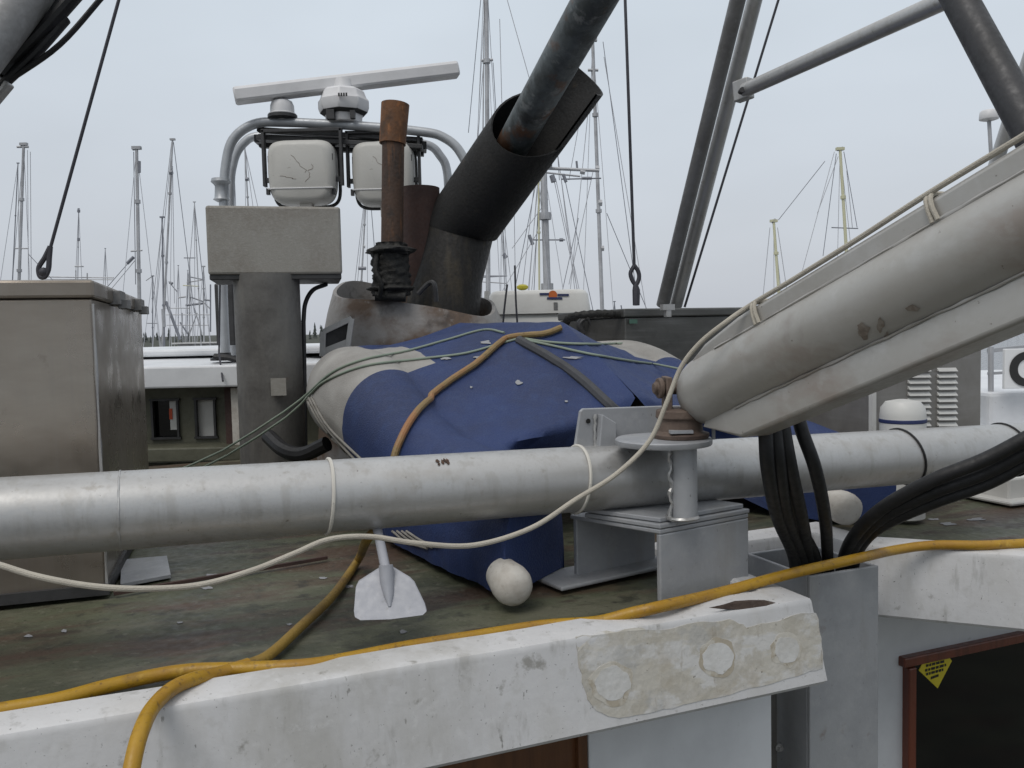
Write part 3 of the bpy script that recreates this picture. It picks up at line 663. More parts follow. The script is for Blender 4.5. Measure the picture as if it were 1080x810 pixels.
# unwrap contiguous
for s0 in range(seg):
    if s0 in js and (s0 - 1) % seg not in js: start = s0
order = [(start + k) % seg for k in range(len(js))]
r_out = [[mouth[j] - d2 * .05 for j in order], [mouth[j] - d2 * (mouth[j] - kn).dot(d2) + d2 * Lp * 1.08 for j in order]]
r_in = [[p + (kn + d2 * ((p - kn).dot(d2)) - p) * .06 for p in r] for r in r_out]
mb = MB().quadgrid([r_out[0], r_out[1], r_in[1], r_in[0]]); mb.build('trough_lip', M['soot'], be, angle=60)
mb = MB().tube(spline([P(441, 310, DS - .28), P(452, 299, DS - .3), P(458, 300, DS - .32), P(460, 318, DS - .3)], 5), .014, 8); mb.build('lifting_eye', M['dark'], be)
# long pole resting in the mouth
mb = MB(); mb.cyl(P(537, 160, 5.05), P(656, -52, 3.6), .098, seg=28)
tag(mb.build('long_boom_pole', M['pole']), 'long oxidised pole running up from the mouth of the black exhaust', 'pole')
mb = MB(); q = P(583, 116, 4.50); mb.box(q, .05, .01, .07, right, fwd, up); 

# chest behind the dinghy
ch = thing('white_chest', P(570, 350, 6.6), 'white moulded storage chest with small orange emblem behind the dinghy', 'chest')
Dq = 6.6; c = P(569, 335, Dq); w_ = 112 / F * Dq
mb = MB()
def sbox(c, w, d, h, n=40, e=.25, top=.93):
    rows = []
    for z, s2 in ((0, 1), (h * .8, 1 * (1 + top) / 2), (h * .95, top), (h, top * .93)):
        ring = []
        for k in range(n):
            a = 2 * math.pi * k / n
            ring.append(c + V((math.copysign(abs(math.cos(a)) ** e, math.cos(a)) * w / 2 * s2, math.copysign(abs(math.sin(a)) ** e, math.sin(a)) * d / 2 * s2, z)))
        rows.append(ring)
    return rows
zs = P(570, 331, Dq).z; zt_ = P(570, 306, Dq).z
mb.quadgrid(sbox(V((c.x, c.y + .3, .0)), w_ * .96, .6, zs, top=.98), True, True); mb.build('chest_body', M['chest'], ch, angle=50)
mb = MB().quadgrid(sbox(V((c.x, c.y + .3, zs + .003)), w_ * 1.0, .62, zt_ - zs, top=.90), True, True); mb.cyl(V((c.x - w_ * .5, c.y + .0, zs - .01)), V((c.x - w_ * .49, c.y + .0, zt_)), .02, seg=8); ld = mb.build('chest_lid', M['chest'], ch, angle=50)
yq = Dq - .012
def onc(x, y, d=.0): return P(x, y, Dq - .005 - d)
mb = MB().lathe(onc(583, 311), V((0, -1, 0)), [(.034, 0), (.034, .006)], 16); mb.build('orange_emblem', M['orange'], ld)
mb = MB()
for x0, x1, y in ((569, 579, 310), (588, 600, 311), (577, 593, 314.5)):
    mb.prism([onc(x0, y - 1.1, .008), onc(x1, y - 1.1, .008), onc(x1, y + 1.1, .008), onc(x0, y + 1.1, .008)], V((0, .003, 0)))
mb.build('navy_emblem_bars', M['navy'], ld, smooth=False)
mb = MB(); mb.box(onc(586, 323), .03, .02, .06); mb.build('latch', M['alu_dark'], ch, smooth=False)
mb = MB().ball(P(551, 303, Dq + .2), .05, 10, .5); mb.build('vent_knob', M['yel2'], ld)
for i, pts in enumerate(([(535, 300), (532, 325), (530, 348)], [(543, 280), (544, 315), (546, 348)])):
    mb = MB().tube(spline([P(x, y, 6.1) for x, y in pts], 5), .008, 6)
    tag(mb.build('hanging_cord', M['wire']), ['left dark cord hanging down in front of the white chest', 'right dark cord hanging down in front of the white chest'][i], 'cord')
mb = MB(); pts = spline([P(596, 352, 4.6), P(597, 340, 4.6), P(604, 334, 4.5), P(625, 331, 4.45), P(645, 331, 4.45), P(664, 333, 4.5)], 8)
mb.tube(pts, [.020 + .003 * math.sin(i * 2.2) for i in range(len(pts))], 10); tag(mb.build('black_twisted_rope', M['black_rough']), 'thick black twisted rope looped from the cover to the steel locker', 'rope')
mb = MB(); mb.lathe(P(618, 343, 4.9), V((.3, -1, 0)), [(.03, -.02), (.06, 0), (.06, .03), (.03, .04)], 14); mb.tube(spline([P(616, 352, 4.8), P(612, 342, 4.8), P(620, 336, 4.8), P(626, 346, 4.8)], 5), .012, 6)
tag(mb.build('dark_pulley_block', M['dark']), 'dark pulley block beside the white chest', 'pulley')

# ================================================================== LOCKERS
def locker(name, base, ux, uy, w, d, h, mt, lab, grp=None, lidh=.05):
    t = thing(name, base + ux * w / 2 + uy * d / 2, lab, 'locker', grp)
    c = base + ux * w / 2 + uy * d / 2
    mb = MB().box(c + Z * (h - lidh) / 2, w, d, h - lidh, ux, uy, Z); mb.build('locker_body', mt, t, bevel=.006, smooth=False)
    mb = MB().box(c + Z * (h - lidh / 2 + .002), w + .02, d + .02, lidh, ux, uy, Z); mb.build('lid', mt, t, bevel=.008, smooth=False)
    return t
# left locker: front right corner near, side running away
fr_ = PZ(112, 625, 0.01); back = PZ(158, 545, 0.0)
hl_ = P(100, 301, (fr_ - EYE).dot(fwd)).z
uy = V((-.30, .954, 0)).normalized(); ux = V((uy.y, -uy.x, 0))
lk = locker('steel_locker', fr_ - ux * 1.5, ux, uy, 1.5, 1.25, hl_, M['steel'], 'tall brushed steel locker at the left with hinged lid')
mb = MB()
for px, py, D in ((128, 311, 2.9), (147, 322, 3.35)):
    q = P(px, py, D); mb.box(q, .06, .10, .05, ux, uy, Z)
for k in (.3, .85):
    pass
mb = MB()
for k, nm in ((.42, 0), (1.0, 1)):
    q = fr_ + uy * k + Z * (hl_ - .03) + ux * .015
    m2 = MB(); m2.box(q, .035, .12, .045, ux, uy, Z); m2.box(q + ux * .02 - Z * .02, .03, .08, .03, ux, uy, Z); m2.build('hinge', M['alu_dark'], lk, bevel=.002, smooth=False)
m2 = MB(); m2.tube([fr_ + ux * .004 - uy * .002 + Z * (.02 + k * .05) for k in range(int((hl_ - .06) / .05) + 1)], .004, 6, jit=.4); m2.build('weld_seam', M['alu'], lk)
m2 = MB(); m2.box(fr_ - ux * .75 + uy * .62 + Z * .012, 1.52, 1.27, .03, ux, uy, Z); m2.build('base_strip', M['dark'], lk, smooth=False)
# small board and painted plate at its foot
q = [PZ(128, 590, .012), PZ(176, 586, .012), PZ(180, 606, .012), PZ(127, 616, .012)]
mb = MB().prism([a for a in q], V((0, 0, -.01))); tag(mb.build('grey_plate', M['plate'], smooth=False), 'pale grey square plate lying flat at the foot of the steel locker', 'plate')
mb = MB(); q0 = PZ(60, 622, .0); q1 = PZ(330, 570, .0)
mb.bar(PZ(120, 626, .008), PZ(345, 588, .008), .012, .01); tag(mb.build('dark_deck_seam', M['rust_brown'], smooth=False), 'thin dark batten on the deck running right from the locker', 'batten')
# right dark locker
b0 = P(660, 400, 4.45); b0.z = 0; hA = P(661, 326, 4.45).z
lkA = locker('steel_locker', b0, U, N, 1.66, .8, hA, M['steel_dark'], 'dull dark steel locker behind the dinghy and aluminium boom', None, .045)
m2 = MB(); q = P(704, 324, 4.4); m2.box(q, .07, .03, .03, U, N, Z); m2.box(q - Z * .03, .03, .025, .04, U, N, Z); m2.build('latch', M['alu'], lkA, smooth=False)
m2 = MB(); q = P(668, 339, 4.43); m2.box(q, .045, .006, .022, U, N, Z); m2.build('green_tag', M['hull_green'], lkA, smooth=False)
# louvered locker
bB = PZ(920, 532, .0); hB = .80
lb = locker('louvered_steel_locker', bB, U, N, .60, .6, hB, M['steel_vent'], 'grey brown steel locker with two columns of louvres beside the white tank')
pl0 = bB - N * .001
for x0, x1 in ((957, 980), (988, 1008)):
    for k in range(10):
        yy = 390 + k * 6.4
        a = PP(x0, yy, pl0, N); b = PP(x1, yy - .3, pl0, N)
        m2 = MB(); c = (a + b) / 2; w = (b - a).length
        m2.prism([a + Z * .008, b + Z * .008, b - N * .012 - Z * .006, a - N * .012 - Z * .006], V((0, 0, -.002)))
        m2.prism([a + Z * .008, a - N * .012 - Z * .006, a - Z * .006], U * .002); m2.prism([b + Z * .008, b - N * .012 - Z * .006, b - Z * .006], U * -.002)
        m2.build('louvre', M['chest'], lb, smooth=False)
m2 = MB(); e_ = PP(919, 430, pl0, N); m2.box(V((e_.x, e_.y, hB / 2)) - N * .006, .02, .02, hB - .05, U, N, Z); m2.build('edge_strip', M['chest'], lb, smooth=False)
m2 = MB(); m2.box(bB + U * .3 + N * .28 + Z * .012, .66, .62, .035, U, N, Z); m2.build('base_board', M['plug'], lb, smooth=False)
# white tank
tk = thing('white_tank', PZ(952, 545, 0), 'small white domed tank with blue band in front of the louvred locker', 'tank')
c = PZ(952, 545, 0); c = V((P(952, 440, 3.15).x, P(952, 440, 3.15).y, 0)); ht = P(952, 421, 3.15).z
mb = MB().lathe(c, Z, [(.06, 0), (.078, .01), (.08, ht - .06), (.076, ht - .03), (.06, ht - .008), (.02, ht), (.001, ht)], 28); mb.build('tank_body', M['chest'], tk)
mb = MB().lathe(c + Z * (ht - .085), Z, [(.0805, 0), (.082, .002), (.082, .012), (.0805, .014)], 28); mb.build('blue_band', M['navy'], tk)
mb = MB(); q = c + V((-.03, -.078, ht - .15)); mb.box(q, .05, .006, .07); mb.build('printed_label', M['paddle'], tk, smooth=False)
# white box far right on deck
mb = MB(); c = PZ(1068, 530, .0); mb.box(c + V((.05, .12, .05)), .24, .2, .1, U, N, Z); mb.box(c + V((.05, .12, .009)), .34, .3, .018, U, N, Z)
tag(mb.build('small_white_box', M['chest'], bevel=.01, smooth=False), 'small white box on the right part of the deck', 'box')

# ================================================================== NEIGHBOUR BOAT with letter board (right)
nb = thing('white_boat', P(1100, 700, 6.5), 'white boat beyond the louvred locker with a letter board on top', 'boat')
c = P(1043, 414, 6.2); mb = MB(); mb.box(V((c.x + 1.6, c.y + 1.5, c.z - 1.3)), 3.2, 3, 2.6); mb.build('wheelhouse', M['white2'], nb, bevel=.03, smooth=False)
mb = MB(); mb.box(V((c.x + 2.5, c.y + 1.6, c.z - 2.8)), 7, 4, 1.6); mb.build('hull', M['hull_white'], nb, bevel=.05, smooth=False)
sb = P(1058, 410, 6.1); st_ = P(1058, 368, 6.1); hS = st_.z - sb.z
mb = MB(); mb.box(V((sb.x + .7, sb.y, (sb.z + st_.z) / 2)), 1.4, .03, hS); sg = mb.build('letter_board', M['board'], nb, bevel=.004, smooth=False)
cu = bpy.data.curves.new('letters', 'FONT'); cu.body = 'C'; cu.size = hS * 1.14; cu.extrude = .004; cu.offset = .012
to = bpy.data.objects.new('letters', cu); scene.collection.objects.link(to)
bpy.context.view_layer.update()
me = bpy.data.meshes.new_from_object(to); bpy.data.objects.remove(to)
lo = bpy.data.objects.new('letter', me); scene.collection.objects.link(lo); me.materials.append(M['ink'])
lo.parent = sg; lo.location = V((sb.x + .03, sb.y - .02, sb.z + hS * .10)) - ORI[sg.name]; lo.rotation_euler = (math.pi / 2, 0, 0); ORI[lo.name] = ORI[sg.name]
mb = MB()
for x in (1045,): mb.cyl(P(x, 416, 6.3), P(x, 366, 6.3), .02, seg=8)
mb.bar(P(1042, 394, 6.3), P(1060, 393, 6.3), .02, .02); mb.bar(P(1042, 370, 6.4), P(1100, 364, 6.4), .03, .03)
mb.build('rail', M['mast_far'], nb)

# ================================================================== DINGHY under cover
A = V((0.065, 2.36, 0)); ax = V((-.5, .866, 0)); cr_ = V((.866, .5, 0)); Wd = 1.40; LB = 2.35; RT = .19
tn = thing('covered_dinghy', A + cr_ * .7 + ax * 1.2, 'inflatable dinghy lashed under a navy cover with pale grey corner panels', 'dinghy')
def cl_pt(s):   # s 0..1 around the U: (axial, lateral, tube r, centre z)
    Ls, Rb = 1.25, 0.70
    arc = math.pi * (LB - Ls + Rb) / 2 * .93
    tot = 2 * Ls + arc; q = s * tot
    if q < Ls: al, la = q, 0.0
    elif q > Ls + arc: al, la = tot - q, Wd
    else:
        t = (q - Ls) / arc * math.pi
        al = Ls + (LB - Ls) * math.sin(t) ** .9; la = Wd / 2 - Wd / 2 * math.cos(t)
    return al, la
NS, NT = 240, 62
RT = .165
cover_rows = []; tr_s = .42
def sm(x, a, b): t = min(1, max(0, (x - a) / (b - a))); return t * t * (3 - 2 * t)
for i in range(NS + 1):
    s = i / NS; al, la = cl_pt(s)
    al2, la2 = cl_pt(min(1, s + .004)); al0, la0 = cl_pt(max(0, s - .004))
    tx = V((al2 - al0, la2 - la0)).normalized(); nx = V((tx.y, -tx.x))
    if (al - .9) * nx.x + (la - Wd / 2) * nx.y < 0: nx = -nx
    r = RT * (.88 + .12 * sm(al, 0, .5) + .20 * sm(al, .7, 1.3)); zc = .22 - .09 * (1 - sm(al, -.1, .75)) + .25 * sm(al, .5, 1.5); rv = .175 + .03 * sm(al, .7, 1.3)
    row = []
    kal = min(max(al, tr_s), LB - .45)
    rise = min(1, max(0, (kal - tr_s) / .55)); kz = .43 + (.765 - .43) * (rise ** .85) + .02 * sm(kal, 1.0, 1.6)
    hull = sm(al, tr_s - .06, tr_s + .08)
    drape = 1 - sm(al, .75, 1.25)          # near the stern the cloth hangs straight down
    for j in range(NT + 1):
        t = j / NT
        if t < .55:
            if t < .22:
                u = 1 - t / .22                 # 1 at the hem, 0 at the equator
                th = -math.radians(70) * u
                r_round = r * math.cos(th) * 1.02; z_round = zc + rv * 1.05 * math.sin(th)
                r_dr = r * (1 + .05 * math.sin(u * 3)); z_dr = zc + (.02 - zc) * u
                rad = r_round * (1 - drape) + r_dr * drape; zz = z_round * (1 - drape) + z_dr * drape
            else:
                th = math.radians(115) * (t - .22) / .33; rad = r * math.cos(th); zz = zc + rv * math.sin(th)
            pa, pl = al + nx.x * rad, la + nx.y * rad
        else:
            u = (t - .55) / .45; th0 = math.radians(115)
            sa, sl, sz = al + nx.x * r * math.cos(th0), la + nx.y * r * math.cos(th0), zc + rv * math.sin(th0)
            pa1 = sa + (kal - sa) * u; pl1 = sl + (Wd / 2 - sl) * u; zz1 = sz + (kz - sz) * (u ** .92) - .012 * math.sin(math.pi * u)
            if u < .4: th1 = math.radians(115 + 65 * u / .4); r1 = r * math.cos(th1); zz0 = zc + rv * math.sin(th1)
            else: r1 = -r; zz0 = zc + (.02 - zc) * (u - .4) / .6
            pa0 = al + nx.x * r1; pl0_ = la + nx.y * r1
            pa = pa0 + (pa1 - pa0) * hull + .13 * math.sin(math.pi * min(1, hull * 1.1)) * sm(u, .05, .4); pl = pl0_ + (pl1 - pl0_) * hull; zz = zz0 + (zz1 - zz0) * hull
            rad = r1
        # the tail is cut back on its inner side
        inn_ = min(1, max(0, (r - rad) / (2 * r))) if t < .55 else min(1, max(0, (r - rad) / (2 * r)))
        pa += (1 - sm(al, 0, .38)) * .16 * inn_
        bow = sm(al, 1.0, 1.4)
        wz = noise.noise(V((pa * 3.2, pl * 3.2, 1.3))) * .010 + noise.noise(V((pa * 9, pl * 3, 4.0))) * .005 * (1 - .6 * bow)
        # long folds hanging from the tube on the draped side
        fold = (noise.noise(V((al * 9, 1, la * 3))) * .014 + noise.noise(V((al * 24, 5, la * 3))) * .006) * drape * (1 - sm(t, .0, .3)) * sm(al, .0, .1)
        # creases pulled towards the tie point at the peak, and dimples under the cords
        dpk = math.hypot(pa - .95, pl - .70); anp = math.atan2(pl - .70, pa - .95)
        crz = (abs(noise.noise(V((anp * 3.2, 2.0, dpk * 1.2)))) * -.020 + abs(noise.noise(V((anp * 8, 7.0, dpk * 2)))) * -.007) * sm(dpk, .04, .25) * (1 - sm(dpk, .75, 1.15)) * sm(t, .5, .62)
        zz += crz
        w = A + ax * (pa - .05) + cr_ * pl + Z * max(.012, zz + wz * sm(t, .1, .5)); w += (ax * nx.x + cr_ * nx.y) * fold
        row.append(w)
    cover_rows.append(row)
mb = MB().quadgrid(cover_rows)
for rr_ in (cover_rows[0], cover_rows[-1]):
    mb.quadgrid([rr_, [p - ax * .012 for p in rr_], [V((p.x, p.y, p.z * .5 + .01)) - ax * .016 for p in rr_], [V((p.x, p.y, .02)) - ax * .012 for p in rr_]])
cv = mb.build('cover', M['cover'], tn, angle=70)
me = cv.data
o_ = ORI[tn.name]
# pale panels on the two bow shoulders: a pattern of the cloth, laid out along the dinghy
T = M['cover'].node_tree; bs_ = T.nodes['Principled BSDF']; old = bs_.inputs['Base Color'].links[0].from_socket
tcn = T.nodes.new('ShaderNodeTexCoord')
def lin(vec, c0):
    d = T.nodes.new('ShaderNodeVectorMath'); d.operation = 'DOT_PRODUCT'; T.links.new(tcn.outputs['Object'], d.inputs[0]); d.inputs[1].default_value = vec
    a = T.nodes.new('ShaderNodeMath'); a.operation = 'ADD'; T.links.new(d.outputs['Value'], a.inputs[0]); a.inputs[1].default_value = c0; return a.outputs[0]
def mth(op, a, b=None):
    n_ = T.nodes.new('ShaderNodeMath'); n_.operation = op
    for k_, v_ in enumerate((a, b)):
        if v_ is None: continue
        if isinstance(v_, (int, float)): n_.inputs[k_].default_value = v_
        else: T.links.new(v_, n_.inputs[k_])
    return n_.outputs[0]
rel = o_ - A
al_s = lin(tuple(ax), rel.dot(ax)); la_s = mth('ABSOLUTE', lin(tuple(cr_), rel.dot(cr_) - Wd / 2))
msk = mth('MULTIPLY', mth('GREATER_THAN', al_s, 1.08), mth('GREATER_THAN', la_s, .50))
mxn = T.nodes.new('ShaderNodeMix'); mxn.data_type = 'RGBA'; T.links.new(msk, mxn.inputs[0]); T.links.new(old, mxn.inputs[6])
nzz = T.nodes.new('ShaderNodeTexNoise'); nzz.inputs['Scale'].default_value = 5; nzz.inputs['Detail'].default_value = 6; T.links.new(tcn.outputs['Object'], nzz.inputs['Vector'])
rp_ = T.nodes.new('ShaderNodeValToRGB'); T.links.new(nzz.outputs[0], rp_.inputs[0]); rp_.color_ramp.elements[0].position = .35; rp_.color_ramp.elements[0].color = (.22, .21, .195, 1); rp_.color_ramp.elements[1].position = .65; rp_.color_ramp.elements[1].color = (.33, .32, .30, 1)
T.links.new(rp_.outputs[0], mxn.inputs[7]); T.links.new(mxn.outputs[2], bs_.inputs['Base Color'])
# tail cones
def cone(px, py, D, r, lab):
    c = P(px, py, D); mb = MB(); axx = (-ax * .8 + V((0, -.3, -.18))).normalized()
    mb.lathe(c - axx * r * .9, axx, [(r * .85, -.03), (r * .92, 0), (r, r * .5), (r * .99, r * .9), (r * .88, r * 1.25), (r * .6, r * 1.5), (r * .3, r * 1.6), (.002, r * 1.62)], 24)
    o = mb.build('tail_cone', M['cone'], tn); o['label'] = lab
cone(541, 618, 2.22, .054, 'dirty white tail cone on the deck below the pipe')
cone(893, 537, 2.95, .058, 'dirty white tail cone by the black hoses at right')
# droppings on the cover / deck
def proj_cover(px, py):
    best = None
    return best
# cords over the cover: ray-cast onto the cover mesh
from mathutils.bvhtree import BVHTree
dg = bpy.context.evaluated_depsgraph_get(); dg.update()
cvv = [V(v.co) + o_ for v in me.vertices]; bvh = BVHTree.FromPolygons(cvv, [tuple(p.vertices) for p in me.polygons])
def onc2(px, py, lift=.008, D=3.4):
    r = ray(px, py); h = bvh.ray_cast(EYE, r.normalized())
    if h[0] is not None:
        nn = h[1] if h[1].dot(r) < 0 else -h[1]; return h[0] + nn * lift
    return P(px, py, D)
def cord(pts, r, mt, name, lab, cat, lift=None, n=6, grp=None, Dd=3.4):
    q = []
    for p in pts:
        if len(p) == 3: q.append(P(*p))
        else: q.append(onc2(p[0], p[1], (lift or r * 1.1), Dd))
    mb = MB().tube(spline(q, n), r, 8); return tag(mb.build(name, mt), lab, cat, grp)
def dense_px(pts, step=12):
    out = []
    for i in range(len(pts) - 1):
        a, b = pts[i], pts[i + 1]
        n = max(1, int(math.hypot(b[0] - a[0], b[1] - a[1]) / step))
        if len(a) == 3 or len(b) == 3: out.append(a); continue
        for k in range(n): out.append((a[0] + (b[0] - a[0]) * k / n, a[1] + (b[1] - a[1]) * k / n))
    out.append(pts[-1]); return out
def px_spline(pts, n=6):
    v = spline([V((p[0], p[1], 0)) for p in pts], n); return [(q.x, q.y) for q in v]
cord([(178, 500, 4.0), (235, 475, 3.95), (300, 434, 3.7)] + px_spline([(327, 414), (352, 393), (385, 380), (430, 371), (470, 360), (510, 349), (532, 352)]), .005, M['green_cord'], 'lashing_cord', 'upper pale green cord across the left of the cover', 'cord', n=2)
cord([(190, 504, 4.0), (240, 480, 3.95), (302, 440, 3.7)] + px_spline([(327, 417), (345, 402), (385, 387), (440, 380), (490, 374), (530, 363), (545, 359)]), .005, M['green_cord'], 'lashing_cord', 'lower pale green cord across the left of the cover', 'cord', n=2)
cord(px_spline([(545, 357), (580, 362), (620, 364), (655, 363)]) + [(664, 363, 4.3)], .005, M['green_cord'], 'lashing_cord', 'top green cord running right from the peak of the cover', 'cord', n=2)
cord(px_spline([(545, 358), (575, 364), (620, 374), (660, 381), (690, 385)]) + [(716, 389, 3.6)], .005, M['green_cord'], 'lashing_cord', 'lower green cord running right across the cover to the boom', 'cord', n=2)
for i, (x0, x1) in enumerate(((324, 372), (327, 377), (330, 384))):
    cord(px_spline([(x0, 420), (x0 + 18, 450), (x1, 486)]), .005, M['grey_cord'], 'thin_lashing_cord', ['left thin grey cord down the near side of the cover', 'middle thin grey cord down the near side of the cover', 'right thin grey cord down the near side of the cover'][i], 'cord', n=2)
for i in range(4):
    cord(px_spline([(415 + i * 5, 560), (430 + i * 6, 571), (452 + i * 5, 578 - i)]), .004, M['grey_cord'], 'thin_lashing_cord', 'thin grey cord in the bundle low on the cover under the pipe', 'cord', n=2, grp='bundle of thin cords under the pipe')
cord(px_spline([(548, 360), (580, 378), (612, 400), (640, 426), (652, 436)]), .02, M['strap'], 'webbing_strap', 'dark grey webbing strap running down the stern of the cover', 'strap', n=2, lift=.004)
# tan hose from the peak down the cover
hp = px_spline([(592, 349), (575, 355), (540, 359), (527, 366), (505, 385), (478, 403), (452, 424), (436, 445), (424, 470), (418, 490)])
q = [onc2(x, y, .016) for x, y in hp]
mb = MB().tube(spline(q, 2), .0125, 10); tag(mb.build('tan_hose', M['tan_hose']), 'faded tan hose draped from the peak of the blue cover', 'hose')
# droppings on cover
dbvh = BVHTree.FromPolygons(DKV, DKF)
def poop(px, py, sx, sy, seed, surf='cover'):
    pts = blob(px, py, sx, sy, 14, seed, .4)
    if surf == 'cover': q = [onc2(x, y, .003) for x, y in pts]; d_ = V((0, -.001, .001))
    else:
        q = []
        for x, y in pts:
            h_ = dbvh.ray_cast(EYE, ray(x, y).normalized())[0]; q.append((h_ if h_ else PZ(x, y, -.006)) + V((0, 0, .0012)))
        d_ = V((0, 0, .0008))
    return q, d_
k = 0
for (x, y, a, b) in ((506, 378, 7, 1.5), (513, 362, 6, 1.5), (547, 404, 4, 2), (470, 379, 6, 1.2), (605, 378, 9, 1.3), (497, 409, 1.6, 1), (597, 424, 1.8, 1)):
    k += 1; q, d_ = poop(x, y, a, b, k * 1.7); mb = MB().prism(q, d_); o = mb.build('dropping_splash', M['poop'], cv, smooth=False)
for (x, y, a, b) in ((30, 671, 4, 1.5), (68, 666, 3, 1.5), (216, 620, 6, 2), (226, 607, 9, 1.2), (425, 667, 3, 1.6), (517, 671, 4, 2), (368, 619, 5, 1.4), (190, 657, 2.5, 1), (305, 659, 3, 1.2), (341, 610, 4, 1), (960, 549, 5, 1.4), (1000, 553, 8, 1.4), (1030, 548, 10, 1.6), (985, 548, 6, 1)):
    k += 1; q, d_ = poop(x, y, a, b, k * 1.7, 'deck'); mb = MB().prism(q, d_); mb.build('dropping_splash', M['poop'], cabin, smooth=False)

# ================================================================== long pipe, bracket plate, pedestal, boom
pe0 = P(0, 547, 1.86); pe1 = P(1080, 473, 3.0); pd = (pe1 - pe0).normalized(); RP = .09
pe0 -= pd * .9; pe1 += pd * .8
lp_ = thing('aluminium_pipe', pe0.lerp(pe1, .5), 'long thick aluminium pipe lying across the whole cabin roof', 'pipe')
mb = MB(); npt = 90
mb.tube([pe0.lerp(pe1, k / npt) for k in range(npt + 1)], RP, 48); mb.build('pipe_body', M['alu'], lp_)
def pipe_at(px):
    best = None
    for k in range(2001):
        q = pe0.lerp(pe1, k / 2000); r = q - EYE; x = r.dot(right) / r.dot(fwd) * F + W0 / 2
        if best is None or abs(x - px) < best[0]: best = (abs(x - px), q)
    return best[1]
def band(px, r, mt, nm, lab, tilt=0, parent=lp_):
    c = pipe_at(px); sx, sy = frame(pd); pts = [c + (sx * math.cos(a) + sy * math.sin(a)) * (RP + r * .6) + pd * (tilt * math.sin(a)) for a in [2 * math.pi * k / 36 for k in range(37)]]
    mb = MB().tube(pts, r, 6); o = mb.build(nm, mt, parent); o['label'] = lab; return c
band(345, .0045, M['tie'], 'tie', 'pale tie round the pipe at left', .006)
c_ = band(607, .0045, M['tie'], 'tie', 'pale tie round the pipe near the plate', .01)
band(952, .004, M['black'], 'tie', 'black tie round the pipe at right', -.02)
band(1062, .004, M['black'], 'tie', 'black tie round the pipe at the right edge', -.03)
for px_ in (128, 820):
    cc = pipe_at(px_); sx, sy = frame(pd)
    mb = MB().tube([cc + (sx * math.cos(a) + sy * math.sin(a)) * (RP + .0003) for a in [2 * math.pi * k / 60 for k in range(61)]], .0022, 6, jit=.35); mb.build('weld_ring', M['alu'], lp_)
# scuff
sc = pipe_at(463); sx, sy = frame(pd)
vdir = (EYE - sc); vdir = (vdir - pd * vdir.dot(pd)).normalized(); tdir = (vdir * .55 + Z * .83).normalized(); t2 = pd
mb = MB()
for k in range(16):
    a = random.uniform(-.018, .018); b = random.uniform(-.025, .005); nn = (tdir + vdir * (-b * 8)).normalized(); q = sc + nn * (RP + .001) + pd * a
    t3 = nn.cross(pd); mb.prism([q + pd * .004 * random.uniform(.5, 1.3), q + t3 * .010 * random.uniform(.4, 1.3), q - pd * .003, q - t3 * .006], nn * .0015)
mb.build('scrape_mark', M['rust_dark'], lp_, smooth=False)
# plate on the pipe top
pc = pipe_at(655); back_n = V((-pd.y, pd.x, 0)).normalized()
def onpl(x, y): return PP(x, y, pipe_at(660) + back_n * .02, back_n)
mb = MB().prism([onpl(606, 474), onpl(612, 434), onpl(615, 431), onpl(702, 428), onpl(735, 428), onpl(735, 474)], back_n * .012)
plo = mb.build('upright_plate', M['plate'], lp_, bevel=.003, smooth=False)
mb = MB().prism([onpl(627, 472), onpl(630, 436), onpl(645, 445), onpl(645, 472)], back_n * -.03)
mb.build('gusset', M['plate'], plo, bevel=.003, smooth=False)
mb = MB(); q = onpl(620, 444); mb.cyl(q - back_n * .002, q + back_n * -.0035, .007, seg=14); mb.build('bolt_hole', M['hollow_shade'], plo)  # solid black disc, the dark of the hole put into its colour
mb = MB(); mb.tube([onpl(626.5, 472 - k * 3.2) - back_n * .006 for k in range(12)], .004, 6, jit=.5); mb.tube([onpl(647, 472 - k * 3) - back_n * .006 for k in range(9)], .004, 6, jit=.5); mb.build('weld_bead', M['alu'], plo)

pdst = thing('boom_pedestal', PZ(720, 630, 0), 'aluminium pedestal with channel legs and post holding the boom', 'pedestal')
# front leg
fl0 = PZ(697, 636, 0); fl1 = PZ(790, 613, 0); ud = (fl1 - fl0).normalized(); nd = V((-ud.y, ud.x, 0))
htL = P(697, 563, (fl0 - EYE).dot(fwd)).z; wL = (fl1 - fl0).length; dL = .30
mb = MB(); mb.box(fl0 + ud * wL / 2 + nd * .008 + Z * htL / 2, wL, .016, htL, ud, nd, Z); mb.build('front_leg', M['plate'], pdst, bevel=.004, smooth=False)
mb = MB(); sh_ = -.075; mb.box(fl0 + ud * (wL / 2 + sh_) + nd * dL + Z * htL / 2, wL * .9, .016, htL, ud, nd, Z); mb.build('rear_leg', M['plate'], pdst, bevel=.004, smooth=False)
mb = MB(); mb.box(fl0 + ud * (wL / 2 + sh_ - .04) + nd * (dL + .0) + Z * .012, wL * 1.3, .16, .012, ud, nd, Z); mb.build('foot_flange', M['plate'], pdst, bevel=.004, smooth=False)
mb = MB().prism([fl0 + Z * (htL + .001), fl1 + Z * (htL + .001), fl1 + nd * dL + ud * sh_ * .7 + Z * (htL + .001), fl0 + nd * dL + ud * sh_ + Z * (htL + .001)], Z * .012); mb.build('channel_top', M['plate'], pdst, bevel=.003, smooth=False)
for k in range(2):
    z_ = htL + .015 + k * .014; g = .012 * k
    mb = MB().prism([fl0 + Z * z_ + ud * (.0 + g) + nd * g, fl1 + Z * z_ - ud * g + nd * (g - .004), fl1 + nd * (dL * .72) + ud * sh_ * .6 + Z * z_, fl0 + nd * (dL * .80) + ud * (sh_ * .9) + Z * z_], Z * .012)
    mb.build('mounting_plate', M['plate'], pdst, bevel=.0025, smooth=False)
